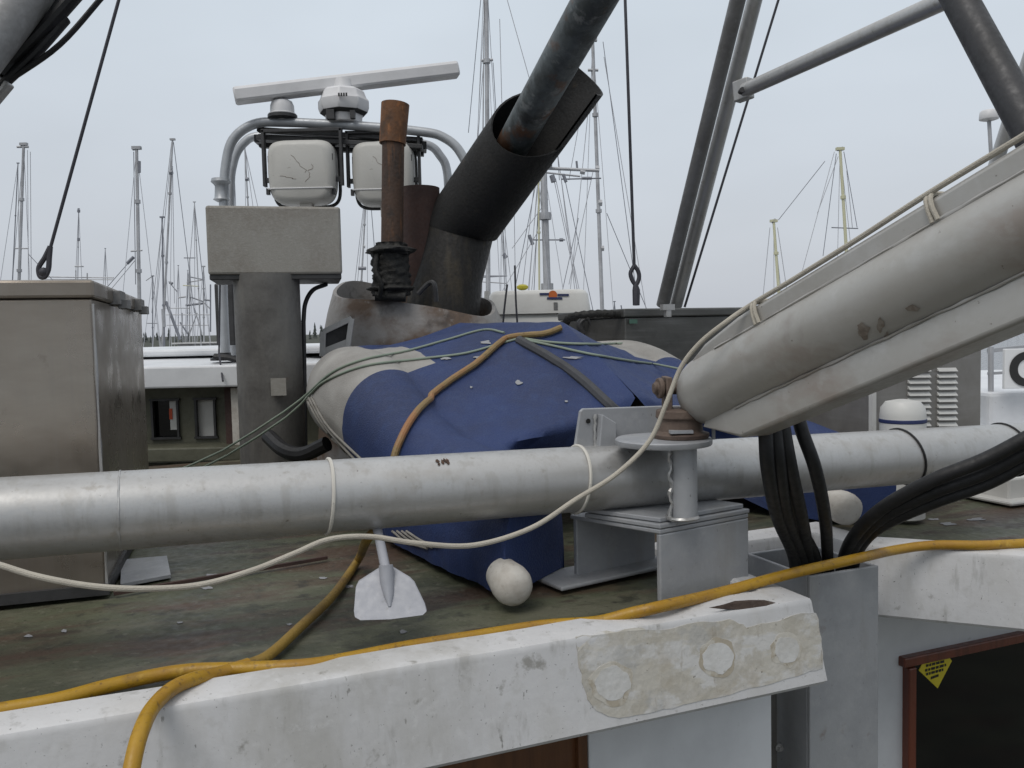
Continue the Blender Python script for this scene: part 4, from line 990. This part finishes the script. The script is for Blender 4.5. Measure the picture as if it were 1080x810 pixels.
pb_ = P(722, 541, 2.27); pt_ = P(721, 472, 2.27)
pb_.z = htL + .04; pt_ = V((pb_.x, pb_.y, P(721, 470, 2.27).z))
mb = MB().cyl(pb_, pt_, .034, seg=28); mb.build('post', M['plate'], pdst)
mb = MB().lathe(pt_ + V((-.045, .05, 0)), Z, [(.05, -.001), (.128, 0), (.13, .004), (.13, .014), (.127, .017), (.05, .018)], 40); mb.build('round_flange', M['plate'], pdst)
mb = MB(); mb.tube([pb_ + V((-.038 - .003 * math.sin(k), -.01, .0 + k * .008)) for k in range(int((pt_.z - pb_.z) / .008))], .005, 6, jit=.6); mb.build('weld_bead', M['alu'], pdst)
mb = MB(); mb.tube([pb_ + V((-.006, .0, 0)) + V((.04 * math.cos(a), .04 * math.sin(a), 0)) for a in [k * .35 for k in range(19)]], .005, 6, jit=.4); mb.build('weld_ring', M['alu'], pdst)
# swivel
sw = thing('boom_swivel', pt_ + Z * .018, 'rusty brown swivel joint between the pedestal and the boom', 'swivel')
sc_ = pt_ + V((-.0, .045, .018))
mb = MB().lathe(sc_, Z, [(.075, 0), (.078, .012), (.06, .018), (.058, .05), (.066, .055), (.064, .075), (.05, .08)], 24); mb.build('swivel_base', M['swivel'], sw, bevel=.002)
mb = MB(); mb.box(sc_ + V((-.035, 0, .115)), .016, .08, .10); mb.box(sc_ + V((.04, .01, .10)), .016, .08, .09); mb.cyl(sc_ + V((-.07, -.01, .135)), sc_ + V((.07, .0, .135)), .018, seg=14); mb.lathe(sc_ + V((-.05, -.01, .135)), V((-1, -.2, 0)), [(.028, 0), (.028, .012), (.015, .013), (.015, .024)], 16); mb.build('swivel_fork', M['swivel'], sw, bevel=.003)
mb = MB(); mb.box(sc_ + V((-.01, -.06, .0225)), .06, .025, .008); mb.box(sc_ + V((.085, -.02, .02)), .008, .008, .05); mb.build('locking_pin', M['plate'], sw, smooth=False)

bm0 = P(800, 386, 2.10); bm1 = P(1080, 243, 1.50); bd = (bm1 - bm0).normalized()
bs = bd.cross(Z).normalized(); bn = bs.cross(bd).normalized()
st0 = bm0 - bd * .27; LN = 1.75
boom = thing('aluminium_boom', st0, 'thick aluminium boom rising toward the upper right above the pedestal', 'boom')
rB = .0935
mb = MB(); prf = []
for q in range(9):
    a = q / 8 * math.pi / 2; prf.append((rB * (.25 + .75 * math.sin(a)) if q else .002, .09 * (1 - math.cos(a))))
prf += [(rB, .09 + (LN - .09) * k / 30) for k in range(1, 31)]
mb.lathe(st0, bd, prf, 56); mb.build('boom_tube', M['alu_boom'], boom)
def bpt(l, s, n): return st0 + bd * l + bs * s + bn * n
side = -1 if bs.dot(right) > 0 else 1
# lower keel channel
rows = []
secs = [(.03, .02), (.09, .75), (.16, 1.0), (LN, 1.0)]
for l, k in ((.07, .1), (.20, 1), (.24, 1), (LN, 1)):
    rows.append([bpt(l, side * .040, -.075), bpt(l, side * (.042 + .004 * k), -.086), bpt(l, side * .050, -.088 - .066 * k), bpt(l, side * .044, -.088 - .072 * k), bpt(l, -side * .044, -.088 - .072 * k), bpt(l, -side * .045, -.075)])
MB().quadgrid(rows, True, True).build('lower_channel', M['alu_boom'], boom, bevel=.003, angle=30)
rows = []
for l, k in ((.10, .0), (.16, .55), (.30, 1), (LN, 1.12)):
    rows.append([bpt(l, side * .055, .070), bpt(l, side * .055, .078 + .034 * k), bpt(l, side * .048, .082 + .038 * k), bpt(l, -side * .05, .082 + .038 * k), bpt(l, -side * .055, .07)])
MB().quadgrid(rows, True, True).build('upper_channel', M['alu_boom'], boom, bevel=.003, angle=30)
mb = MB(); mb.tube([bpt(.2 + k * .03, side * .047, -.084) for k in range(50)], .003, 6, jit=.5); mb.tube([bpt(.2 + k * .03, side * .060, .074) for k in range(50)], .003, 6, jit=.5); mb.build('weld_seam', M['alu_boom'], boom)
for px, py in ((905, 352), (912, 349)):
    pass
def onboom(px, py, lift=0.0):
    # intersect the view ray with the boom cylinder
    r = ray(px, py).normalized(); o = EYE - st0; oo = o - bd * o.dot(bd); rr = r - bd * r.dot(bd); R = rB + lift
    a = rr.dot(rr); b = 2 * oo.dot(rr); c = oo.dot(oo) - R * R; ds = b * b - 4 * a * c
    if ds < 0: return None
    return EYE + r * ((-b - math.sqrt(ds)) / (2 * a))
mb = MB()
for (x, y, rx, ry, s_) in ((911, 350, 6, 7, 1), (928, 344, 4, 8, 2), (935, 356, 3, 5, 3), (908, 345, 4, 4, 4), (962, 325, 8, 3, 5)):
    q = [onboom(a, b, .001) for a, b in blob(x, y, rx, ry, 12, s_, .35)]
    if all(q): mb.prism(q, V((0, -.0008, 0)))
mb.build('burn_mark', M['boom_mark'], boom, smooth=False)
# rope wraps on upper channel
for i, l in enumerate((.36, .86)):
    mb = MB()
    for g in (0, .012):
        pts = [bpt(l + g, side * .062, .074), bpt(l + g * .8, side * .062, .105), bpt(l + g * .8, side * .05, .128), bpt(l + g, 0, .130), bpt(l + g, -side * .055, .125)]
        mb.tube(spline(pts, 4), .005, 8)
    o = mb.build('rope_wrap', M['white_rope'], boom)

# white rope along everything
rp = []
for x, y, D in ((-25, 590, 1.62), (0, 596, 1.62), (40, 608, 1.62), (95, 618, 1.63), (150, 621, 1.66), (210, 617, 1.7), (265, 602, 1.75), (310, 584, 1.8), (347, 569, 1.84), (390, 566, 1.88), (440, 573, 1.9), (500, 575, 1.95), (560, 557, 2.0)): rp.append(P(x, y, D))
for x, y, D in ((607, 527, 2.03), (650, 500, 2.08), (685, 465, 2.1), (703, 425, 2.1), (718, 388, 2.1), (738, 362, 2.08), (765, 340, 2.05)): rp.append(P(x, y, D))
for l, s__, n_ in ((.36, .052, .120), (.5, .05, .120), (.7, .05, .122), (.86, .05, .126), (1.1, .048, .126), (1.5, .046, .128)): rp.append(bpt(l, side * s__, n_ + .008))
mb = MB().tube(spline(rp, 8), .006, 10); tag(mb.build('white_rope', M['white_rope']), 'off white rope sagging under the pipe and rising along the boom', 'rope')

# black hoses
hg = 'black hydraulic hoses hanging over the pipe'
hs_lab = ['leftmost black hose hanging under the boom into the roof notch', 'second black hose from the left under the boom', 'third black hose from the left under the boom', 'fourth black hose in the bundle under the boom', 'rightmost curved black hose with a gap beside it under the boom']
for i, (x0, x1, x2, x3) in enumerate(((807, 810, 820, 838), (817, 822, 830, 846), (826, 834, 845, 853), (815, 826, 838, 860), (845, 860, 870, 873))):
    D0 = 2.18 + i * .012
    pts = [P(x0 - 6, 420, D0), P(x0, 452, D0 - .02), P(x1, 495, D0), P(x2, 545, D0 + .15), P(x3, 590, D0 + .38), P(x3 + 3, 640, D0 + .45)]
    mb = MB().tube(spline(pts, 8), .0185 if i < 4 else .0175, 12); tag(mb.build('hydraulic_hose', M['black']), hs_lab[i], 'hose', hg)
for i, (dy, dD) in enumerate(((0, 0), (14, .03), (26, .06))):
    pts = [P(884 + i * 5, 640, 2.68), P(890 + i * 5, 590 + i * 2, 2.62), P(905 + i * 3, 560 + dy * .4, 2.5 + dD), P(935, 533 + dy * .7, 2.4 + dD), P(985, 506 + dy * .9, 2.3 + dD), P(1040, 484 + dy, 2.25 + dD), P(1090, 458 + dy, 2.2 + dD)]
    mb = MB().tube(spline(pts, 8), .019, 12); tag(mb.build('hydraulic_hose', M['black']), ['uppermost black hose sweeping right across the pipe', 'middle black hose sweeping right across the pipe', 'lowest black hose sweeping right below the pipe'][i], 'hose', 'black hoses sweeping to the right')

# yellow hoses
def h1(pts, r, mt, nm, lab, n=8): mb = MB().tube(spline(pts, n), r, 14); return tag(mb.build(nm, mt), lab, 'hose')
h1([PZ(-40, 758, .014), PZ(0, 749, .014), PZ(60, 738, .014), PZ(120, 722, .014), PZ(190, 708, .016), PZ(260, 705, .016), PZ(320, 702, .015), PZ(360, 696, .010), *[B(a_at(x, 685, .085)[0], .082 - (x - 400) * .00003, .004) for x in (430, 500, 570)], PZ(628, 656, .010),
    PZ(665, 647, .028), PZ(700, 639, .042), P(760, 625, 2.25), P(830, 606, 2.35), P(900, 590, 2.45), PZ(945, 580, .03), PZ(985, 575, .03), PZ(1040, 575, .03), PZ(1100, 572, .03)], .0148, M['yellow'], 'yellow_hose', 'yellow hose running along the white roof edge and across to the right')
h1([pipe_at(418) + V((0, .12, .03)), pipe_at(405) + V((.0, .13, -.07)), P(388, 568, 2.2), PZ(378, 590, .02), PZ(352, 627, .014), PZ(318, 660, .014), PZ(285, 690, .014), PZ(262, 701, .014)], .0125, M['mud_hose'], 'muddy_hose', 'muddy yellow hose crossing the olive deck below the pipe')
zz = .042
h1([PZ(262, 701, .014), PZ(232, 710, .016), PZ(205, 716, .030), PZ(182, 726, .034), PZ(162, 745, .030), P(150, 768, 1.52), P(142, 795, 1.47), P(136, 830, 1.44), P(132, 870, 1.43)], .0148, M['yellow'], 'yellow_hose', 'yellow hose dropping over the white roof edge at lower left')

# paddle
pa_ = thing('paddle', PZ(411, 652, .01), 'pale grey plastic paddle propped against the dinghy under the pipe', 'paddle')
t0 = P(398, 560, 2.15); t1 = P(407, 603, 2.02)
mb = MB().cyl(P(388, 510, 2.3), P(408, 606, 2.02), .012, seg=14); mb.build('shaft', M['paddle'], pa_)
Dp = lambda y: 2.035 - (y - 600) * .0014
out = [(403, 598), (412, 598), (432, 610), (437, 615), (448, 638), (450, 645), (446, 649), (412, 653.5), (380, 654.5), (374, 651), (373, 645), (375, 620), (378, 614)]
fr0 = [P(x, y, Dp(y)) for x, y in out]
mb = MB().prism(fr0, V((0, .006, .003))); mb.build('blade', M['paddle'], pa_, bevel=.002, smooth=False)
mb = MB().tube([P(407, 596, 2.02), P(408, 612, 2.015), P(410, 628, 1.995), P(411, 640, 1.978)], [.017, .017, .012, .003], 12, flat=1); mb.build('socket', M['paddle'], pa_)

# ================================================================== near spars and wires
def spar(p, q, r, mt, nm, lab, cat='pole', n=1): return tag(MB().cyl(p, q, r, seg=24).build(nm, mt), lab, cat)
spar(P(781, -12, 3.9), P(699, 322, 4.9), .037, M['alu_dark'], 'support_pole', 'darker left pole of the leaning pair behind the steel locker')
spar(P(801, -20, 3.95), P(713, 322, 4.95), .036, M['alu'], 'support_pole', 'lighter right pole of the leaning pair behind the steel locker')
st__ = thing('strut', P(782, 97, 3.9), 'grey strut from the leaning pair of poles to the thick dark pole', 'strut')
MB().cyl(P(786, 95, 3.75), P(1006, -4, 2.75), .031, seg=20).build('strut_tube', M['alu'], st__)
mb = MB(); q0 = P(776, 98, 3.80); q1 = P(792, 92, 3.74); mb.bar(q0, q1, .09, .05, fwd); br = mb.build('end_lug', M['alu'], st__, bevel=.006, smooth=False)
mb = MB(); q = P(781, 97, 3.74); mb.cyl(q, q - fwd * .03, .012, seg=10); mb.build('bolt', M['dark'], br)
mb = MB(); spar(P(996, -30, 2.6), P(1109, 180, 2.25), .048, M['dark_pole'], 'thick_dark_pole', 'thick dark pole leaning at the upper right corner')
spar(P(1096, 30, 5.0), P(1048, 180, 5.4), .042, M['alu'], 'distant_rail_pole', 'thin grey pole behind the thick dark pole at upper right')
an = thing('mushroom_antenna', P(1046, 150, 6.0), 'small white mushroom antenna on a stem beyond the boom', 'antenna')
MB().cyl(P(1046, 175, 6.0), P(1043, 126, 6.0), .013, seg=10).build('stem', M['mast_far'], an)
MB().lathe(P(1043, 126, 6.0), Z, [(.03, -.01), (.062, 0), (.064, .01), (.06, .05), (.05, .062), (.02, .066)], 20).build('cap', M['radar'], an)
# top left bundle
spar(P(-70, 118, 2.0), P(75, -66, 2.3), .058, M['alu_dark'], 'thick_grey_pole', 'thick grey pole crossing the upper left corner')
tb = thing('wrapped_strap_bundle', P(0, 90, 2.2), 'dark strap bundle with metal end crossing the upper left corner', 'strap bundle')
for k, (p, q, w) in enumerate((((-10, 88), (95, -22), .028), ((3, 80), (62, -8), .022), ((8, 86), (112, -8), .011), ((0, 92), (70, 20), .02))):
    mb = MB().tube(spline([P(p[0], p[1], 2.2), P((p[0] * .5 + q[0] * .5) + 3, (p[1] + q[1]) / 2 + (8 if k == 2 else 0), 2.22), P(q[0], q[1], 2.25)], 6), w, 10, flat=.6); mb.build('strap', M['black'], tb)
mb = MB(); mb.bar(P(-14, 108, 2.2), P(6, 84, 2.2), .045, .03, fwd); mb.build('metal_end', M['alu'], tb, bevel=.005, smooth=False)
def wire(pts, r, nm, lab, cat='wire', mt=None, n=1):
    return tag(MB().tube([P(*p) for p in pts], r, 8).build(nm, mt or M['wire']), lab, cat)
w1 = thing('rigging_wire', P(45, 292, 3.0), 'dark wire with thimble eye slanting down to the left locker', 'wire')
MB().tube([P(128, -10, 3.0), P(53, 262, 3.0)], .006, 8).build('wire', M['wire'], w1)
ey = spline([P(53, 260, 3.0), P(47, 272, 3.0), P(41, 282, 3.0), P(42, 291, 3.0), P(47, 292, 3.0), P(51, 284, 3.0), P(52, 272, 3.0), P(53, 260, 3.0)], 5)
MB().tube(ey, .009, 8).build('thimble', M['wire'], w1)
MB().ball(P(46, 287, 3.0), .017, 10).build('shackle', M['wire'], w1)
w2 = thing('rigging_wire', P(670, 322, 4.4), 'dark wire with turnbuckle hanging to the right of the chest', 'wire')
MB().tube([P(659, -10, 4.4), P(669, 282, 4.4)], .008, 8).build('wire', M['wire'], w2)
ey = spline([P(669, 280, 4.4), P(665, 288, 4.4), P(667, 296, 4.4), P(671, 300, 4.4), P(674, 293, 4.4), P(673, 286, 4.4), P(669, 280, 4.4)], 5)
MB().tube(ey, .011, 8).build('thimble', M['wire'], w2)
MB().tube([P(670, 298, 4.4), P(671, 306, 4.4), P(671, 322, 4.4)], [.01, .02, .018], 8).build('turnbuckle', M['wire'], w2)
wire([(824, -10, 4.6), (722, 324, 4.9)], .007, 'rigging_wire', 'thin dark wire slanting just right of the leaning pair of poles')
wire([(232, 300, 5.4), (231, 372, 5.4), (235, 402, 5.2)], .006, 'loose_cable', 'thin black cable running down the arch post', 'cable')

# ================================================================== HARBOUR BOATS
def far_boat(pb, D, lab, hullm, masts, cab=True, house=(3.0, 2.0), yards=(), stays=(), extra=None, heading=0, rot=None):
    base = P(pb, 352, D); base.z = -3.3
    t = thing('moored_boat', base, lab, 'boat', 'fishing boats moored across the harbour')
    L_, B_ = random.uniform(11, 14), 3.6; hd = V((math.cos(heading), math.sin(heading), 0)); sd_ = V((-hd.y, hd.x, 0))
    rows = []
    for k in range(9):
        u = k / 8; w = B_ / 2 * (math.sin(min(1, (1 - u) * 1.7) * math.pi / 2)) * (1 if k else .85); sheer = 1.3 + .9 * u * u
        c = base + hd * (L_ * (u - .5))
        rows.append([c + sd_ * -w + Z * sheer, c + sd_ * -w * .85 + Z * .1, c + Z * -.3, c + sd_ * w * .85 + Z * .1, c + sd_ * w + Z * sheer])
    mb = MB().quadgrid(rows); mb.quadgrid([[r[0], r[4]] for r in rows]); mb.build('hull', hullm, t)
    if cab:
        c = base + hd * 1.0; w, h = house
        mb = MB(); mb.box(c + Z * (1.4 + h / 2), w, 2.2, h, hd, sd_, Z, .95); cb_ = mb.build('deckhouse', M['hull_white'], t, bevel=.08, smooth=False)
        mb = MB(); mb.box(c + Z * (1.4 + h + .06), w + .5, 2.6, .12, hd, sd_, Z); mb.build('deckhouse_roof', M['hull_white'], t, bevel=.03, smooth=False)
        for q in range(3):
            mb = MB(); mb.box(c + hd * (w * (q - 1) * .3) - sd_ * 1.09 + Z * (1.4 + h * .68), w * .2, .05, h * .25, hd, sd_, Z); mb.build('window', M['glass_dark'], cb_, smooth=False)
    for (x0, y0, x1, y1, wpx, mt) in masts:
        p = P(x0, y0, D); q = P(x1, y1, D); d = (p - q).normalized(); q = q + d * ((-2.2 - q.z) / d.z)
        r = wpx * .42 / F * D
        n = 5; mb = MB().tube([q.lerp(p, k / n) for k in range(n + 1)], [r * (1 - .25 * k / n) for k in range(n + 1)], 8)
        mb.box(p, r * 4, r * 2, r * 1.4); 
        for k in (.55, .8):
            mb.lathe(q.lerp(p, k), Z, [(r * 1.4, 0), (r * 1.4, r * 1.6)], 8)
        ms = mb.build('mast', mt, t)
        for sgn in (-1, 1):
            e0 = q + V((sgn * random.uniform(.4, .9), random.uniform(-.8, .8), .2)); m3 = MB().tube([p, e0], .32 / F * D, 4); m3.build('stay', M['stay'], ms)
    for (x0, y0, x1, y1, wpx, mt) in yards:
        mb = MB().tube([P(x0, y0, D), P(x1, y1, D)], wpx / 2 / F * D, 6); mb.build('spar', mt, t)
    for i_, (x0, y0, x1, y1) in enumerate(stays):
        mb = MB().tube([P(x0, y0, D), P(x1, y1, D)], .38 / F * D, 4); mb.build('rigging_line', M['stay'] if i_ % 3 else M['mast_dark'], t)
    return t
G, Dk, Cm = M['mast_far'], M['mast_dark'], M['mast_cream']
far_boat(22, 30, 'boat with double grey mast at the far left', M['hull_white'], [(25, 152, 20, 300, 4.5, G), (19, 172, 13, 300, 1.6, Dk)], yards=[(16, 262, 30, 262, 1.6, G), (18, 155, 30, 155, 2.4, G)], stays=[(30, 268, 60, 300), (29, 158, 30, 300), (32, 160, 33, 300)], heading=.4)
far_boat(100, 42, 'boat with thin antenna mast left of the tall grey mast', M['hull_blue'], [(83, 220, 82, 300, 1.2, Dk)], yards=[(45, 292, 120, 293, 1.3, G), (45, 294.5, 120, 295, 1.0, G), (79, 281, 88, 281, 1.6, G), (83, 221, 83, 224, 3, Dk), (83, 251, 83, 254, 3, Dk), (80, 285, 80, 297, 1.2, G), (92, 288, 92, 297, 1.2, G)], heading=.1)
far_boat(112, 60, 'far boat whose thin whip mast shows above the locker', M['hull_white'], [(111, 262, 111, 300, 1.0, Dk)], heading=-.2)
far_boat(146, 30, 'boat with tall thick grey mast above the locker hinges', M['hull_white'], [(144, 156, 147, 318, 5.5, G)], yards=[(140, 158, 149, 156, 2, G), (138, 265, 150, 264, 1.8, G), (147, 170, 147, 182, 3, Dk), (141, 160, 143, 300, .8, Dk), (134, 278, 141, 271, 3.5, Dk)], stays=[(140, 272, 112, 304), (143, 274, 118, 304)], heading=.3)
far_boat(176, 34, 'boat with leaning pale mast and dark mast left of the column', M['hull_white'], [(182, 147, 172, 350, 3.2, G), (171, 229, 173, 350, 2.8, Dk)], yards=[(179, 182, 182, 182, 5, Dk), (175, 318, 190, 358, 3, Dk), (172, 326, 173, 345, 3.8, G)], stays=[(183, 150, 205, 330), (181, 150, 160, 330), (182, 175, 184, 320)], heading=-.3)
far_boat(160, 50, 'far boat with short thin mast just right of the locker', M['hull_white'], [(161, 291, 161, 352, 1.8, Dk)], yards=[(155, 341, 166, 341, 1, Dk), (154, 296, 161, 291, 1, G)], heading=.5)
far_boat(208, 46, 'boat with thin mast seen left of the grey head box', M['hull_white'], [(205, 213, 211, 340, 1.6, G)], stays=[(205, 215, 218, 330), (205, 216, 196, 330)], heading=.2)
far_boat(200, 62, 'white troller crowded with yards and rails left of the column', M['hull_white'], [(200, 272, 200, 350, 1.8, G), (214.5, 281, 215, 350, 2.2, G), (188, 280, 188, 340, 1, Dk), (198, 285, 198, 340, .8, Dk)],
         yards=[(194, 272, 206, 272, 1.2, Dk), (200, 292, 215, 295, 1.4, Dk), (197, 298, 215, 295, 1.2, G), (193, 301, 210, 302, 1.2, Cm), (188, 314, 196, 313, 1.6, G), (175, 325, 200, 325, 1, G), (175, 332, 222, 332, 1, G), (176, 343, 220, 343, 1, G), (200, 313, 214, 318, 1.6, Dk), (196, 322, 214, 320, 2.5, Dk), (178, 297, 187, 308, 1, Dk), (179, 298, 182, 299, 3, Dk), (214, 318, 222, 326, 1.2, G), (215, 316, 222, 317, 2, Dk), (222, 300, 222, 350, 1.5, Dk), (205, 325, 213, 352, 1.2, G), (208, 330, 200, 352, 1.2, G), (192, 330, 192, 352, 1.4, G), (190, 340, 198, 352, 1.6, Dk)], heading=.1, house=(3.4, 2.4))
far_boat(262, 36, 'boat whose leaning mast shows through the arch', M['hull_white'], [(258, 153, 268, 330, 2.4, G)], yards=[(259, 189, 262, 189, 4, Dk)], stays=[(246, 155, 252, 300), (243, 150, 245, 215), (258, 155, 300, 345)], heading=.7)
far_boat(384, 36, 'boat whose thin mast shows between lamp and exhaust', M['hull_white'], [(387, 190, 381, 300, 2.6, G)], yards=[(378, 283, 386, 283, 4, Dk), (384, 260, 385, 260, 4, G)], stays=[(390, 200, 398, 300), (386, 196, 374, 300)], heading=-.5)
far_boat(514, 26, 'boat with very tall grey mast right of the radar', M['hull_white'], [(513, -30, 515, 330, 6.5, G), (511, -30, 509, 180, 2, G)], yards=[(508, 64, 520, 63, 3, G), (516, 128, 516, 132, 6, G), (500, 293, 535, 291, 1.2, Dk)], stays=[(507, 0, 494, 140), (527, 20, 534, 290), (535, 0, 566, 110), (520, 66, 534, 300), (510, 66, 500, 200)], heading=.3)
far_boat(634, 27, 'boat with tall slim grey mast left of the turnbuckle wire', M['hull_green'], [(625, 42, 636, 352, 5.5, G)], yards=[(620, 74, 631, 74, 3, G), (624, 42, 629, 42, 3, Dk), (631, 214, 635, 214, 7, G), (634, 262, 637, 262, 6, G), (628, 178, 632, 178, 7, G)], stays=[(636, 44, 670, 300), (637, 60, 682, 330), (626, 60, 600, 320), (640, 225, 690, 345), (626, 178, 600, 300)], heading=-.2)
far_boat(576, 22, 'big boat with heavy crosstree and much rigging behind the chest', M['hull_white'], [(573, 172, 578, 330, 11, G), (568, 190, 569, 330, 3, Cm)],
         yards=[(568, 177, 632, 180, 3.6, G), (575, 182, 612, 186, 2, G), (592, 189, 634, 188, 1.6, Dk), (560, 253, 596, 253, 1.6, Dk), (558, 248, 562, 258, 4, Dk), (590, 253, 594, 253, 4, Dk), (608, 170, 609, 180, 2.5, Dk), (612, 181, 617, 182, 5, G), (614, 188, 624, 188, 3.4, Dk), (572, 166, 580, 172, 5, Dk), (582, 185, 584, 192, 6, Dk), (594, 184, 597, 192, 4, Dk), (560, 186, 556, 190, 5, Dk)],
         stays=[(566, 190, 540, 320), (564, 190, 548, 330), (567, 190, 556, 330), (569, 188, 562, 330), (584, 188, 612, 320), (586, 188, 616, 330), (596, 190, 626, 330), (592, 190, 608, 320), (585, 140, 612, 330), (560, 150, 530, 240), (542, 200, 544, 330), (578, 210, 540, 262), (610, 230, 588, 330), (570, 240, 522, 320), (618, 90, 600, 190), (586, 130, 590, 190)], heading=.2)
far_boat(505, 40, 'boat with rails low between the black exhaust and chest', M['hull_white'], [(529, 215, 533, 320, 1.4, G)], yards=[(503, 291, 535, 291, 1.2, Dk), (504, 297, 535, 299, 1.2, G), (531, 268, 534, 272, 5, Dk)], heading=.1)
far_boat(650, 60, 'low white boat between the chest and the dark locker', M['hull_white'], [(648, 318, 648, 352, 1.6, Dk)], yards=[(625, 333, 662, 334, 1, G), (628, 340, 662, 341, 1, G), (655, 322, 660, 352, 1.4, Dk)], heading=.1, house=(4, 2.6))
far_boat(820, 40, 'boat with short cream mast at right of the leaning poles', M['hull_white'], [(816, 233, 823, 330, 4.5, Cm)], yards=[(814, 234, 818, 232, 4, Dk)], stays=[(821, 232, 870, 170), (812, 240, 804, 320), (820, 240, 832, 320)], heading=.2)
far_boat(890, 34, 'boat with taller cream mast above the aluminium boom', M['hull_white'], [(886, 157, 893, 270, 5, Cm)], yards=[(883, 158, 889, 156, 3.2, Dk), (877, 240, 905, 241, 1.2, Dk)], stays=[(882, 162, 868, 270), (884, 165, 862, 225), (880, 160, 845, 290), (890, 160, 904, 240), (893, 180, 899, 240)], heading=-.1)

# optional debugging of ORI keys is not needed; make sure nothing unnamed is left
for o in scene.objects:
    if o.parent is None and o.type in ('MESH', 'EMPTY') and 'label' not in o and 'kind' not in o: print('UNTAGGED', o.name)
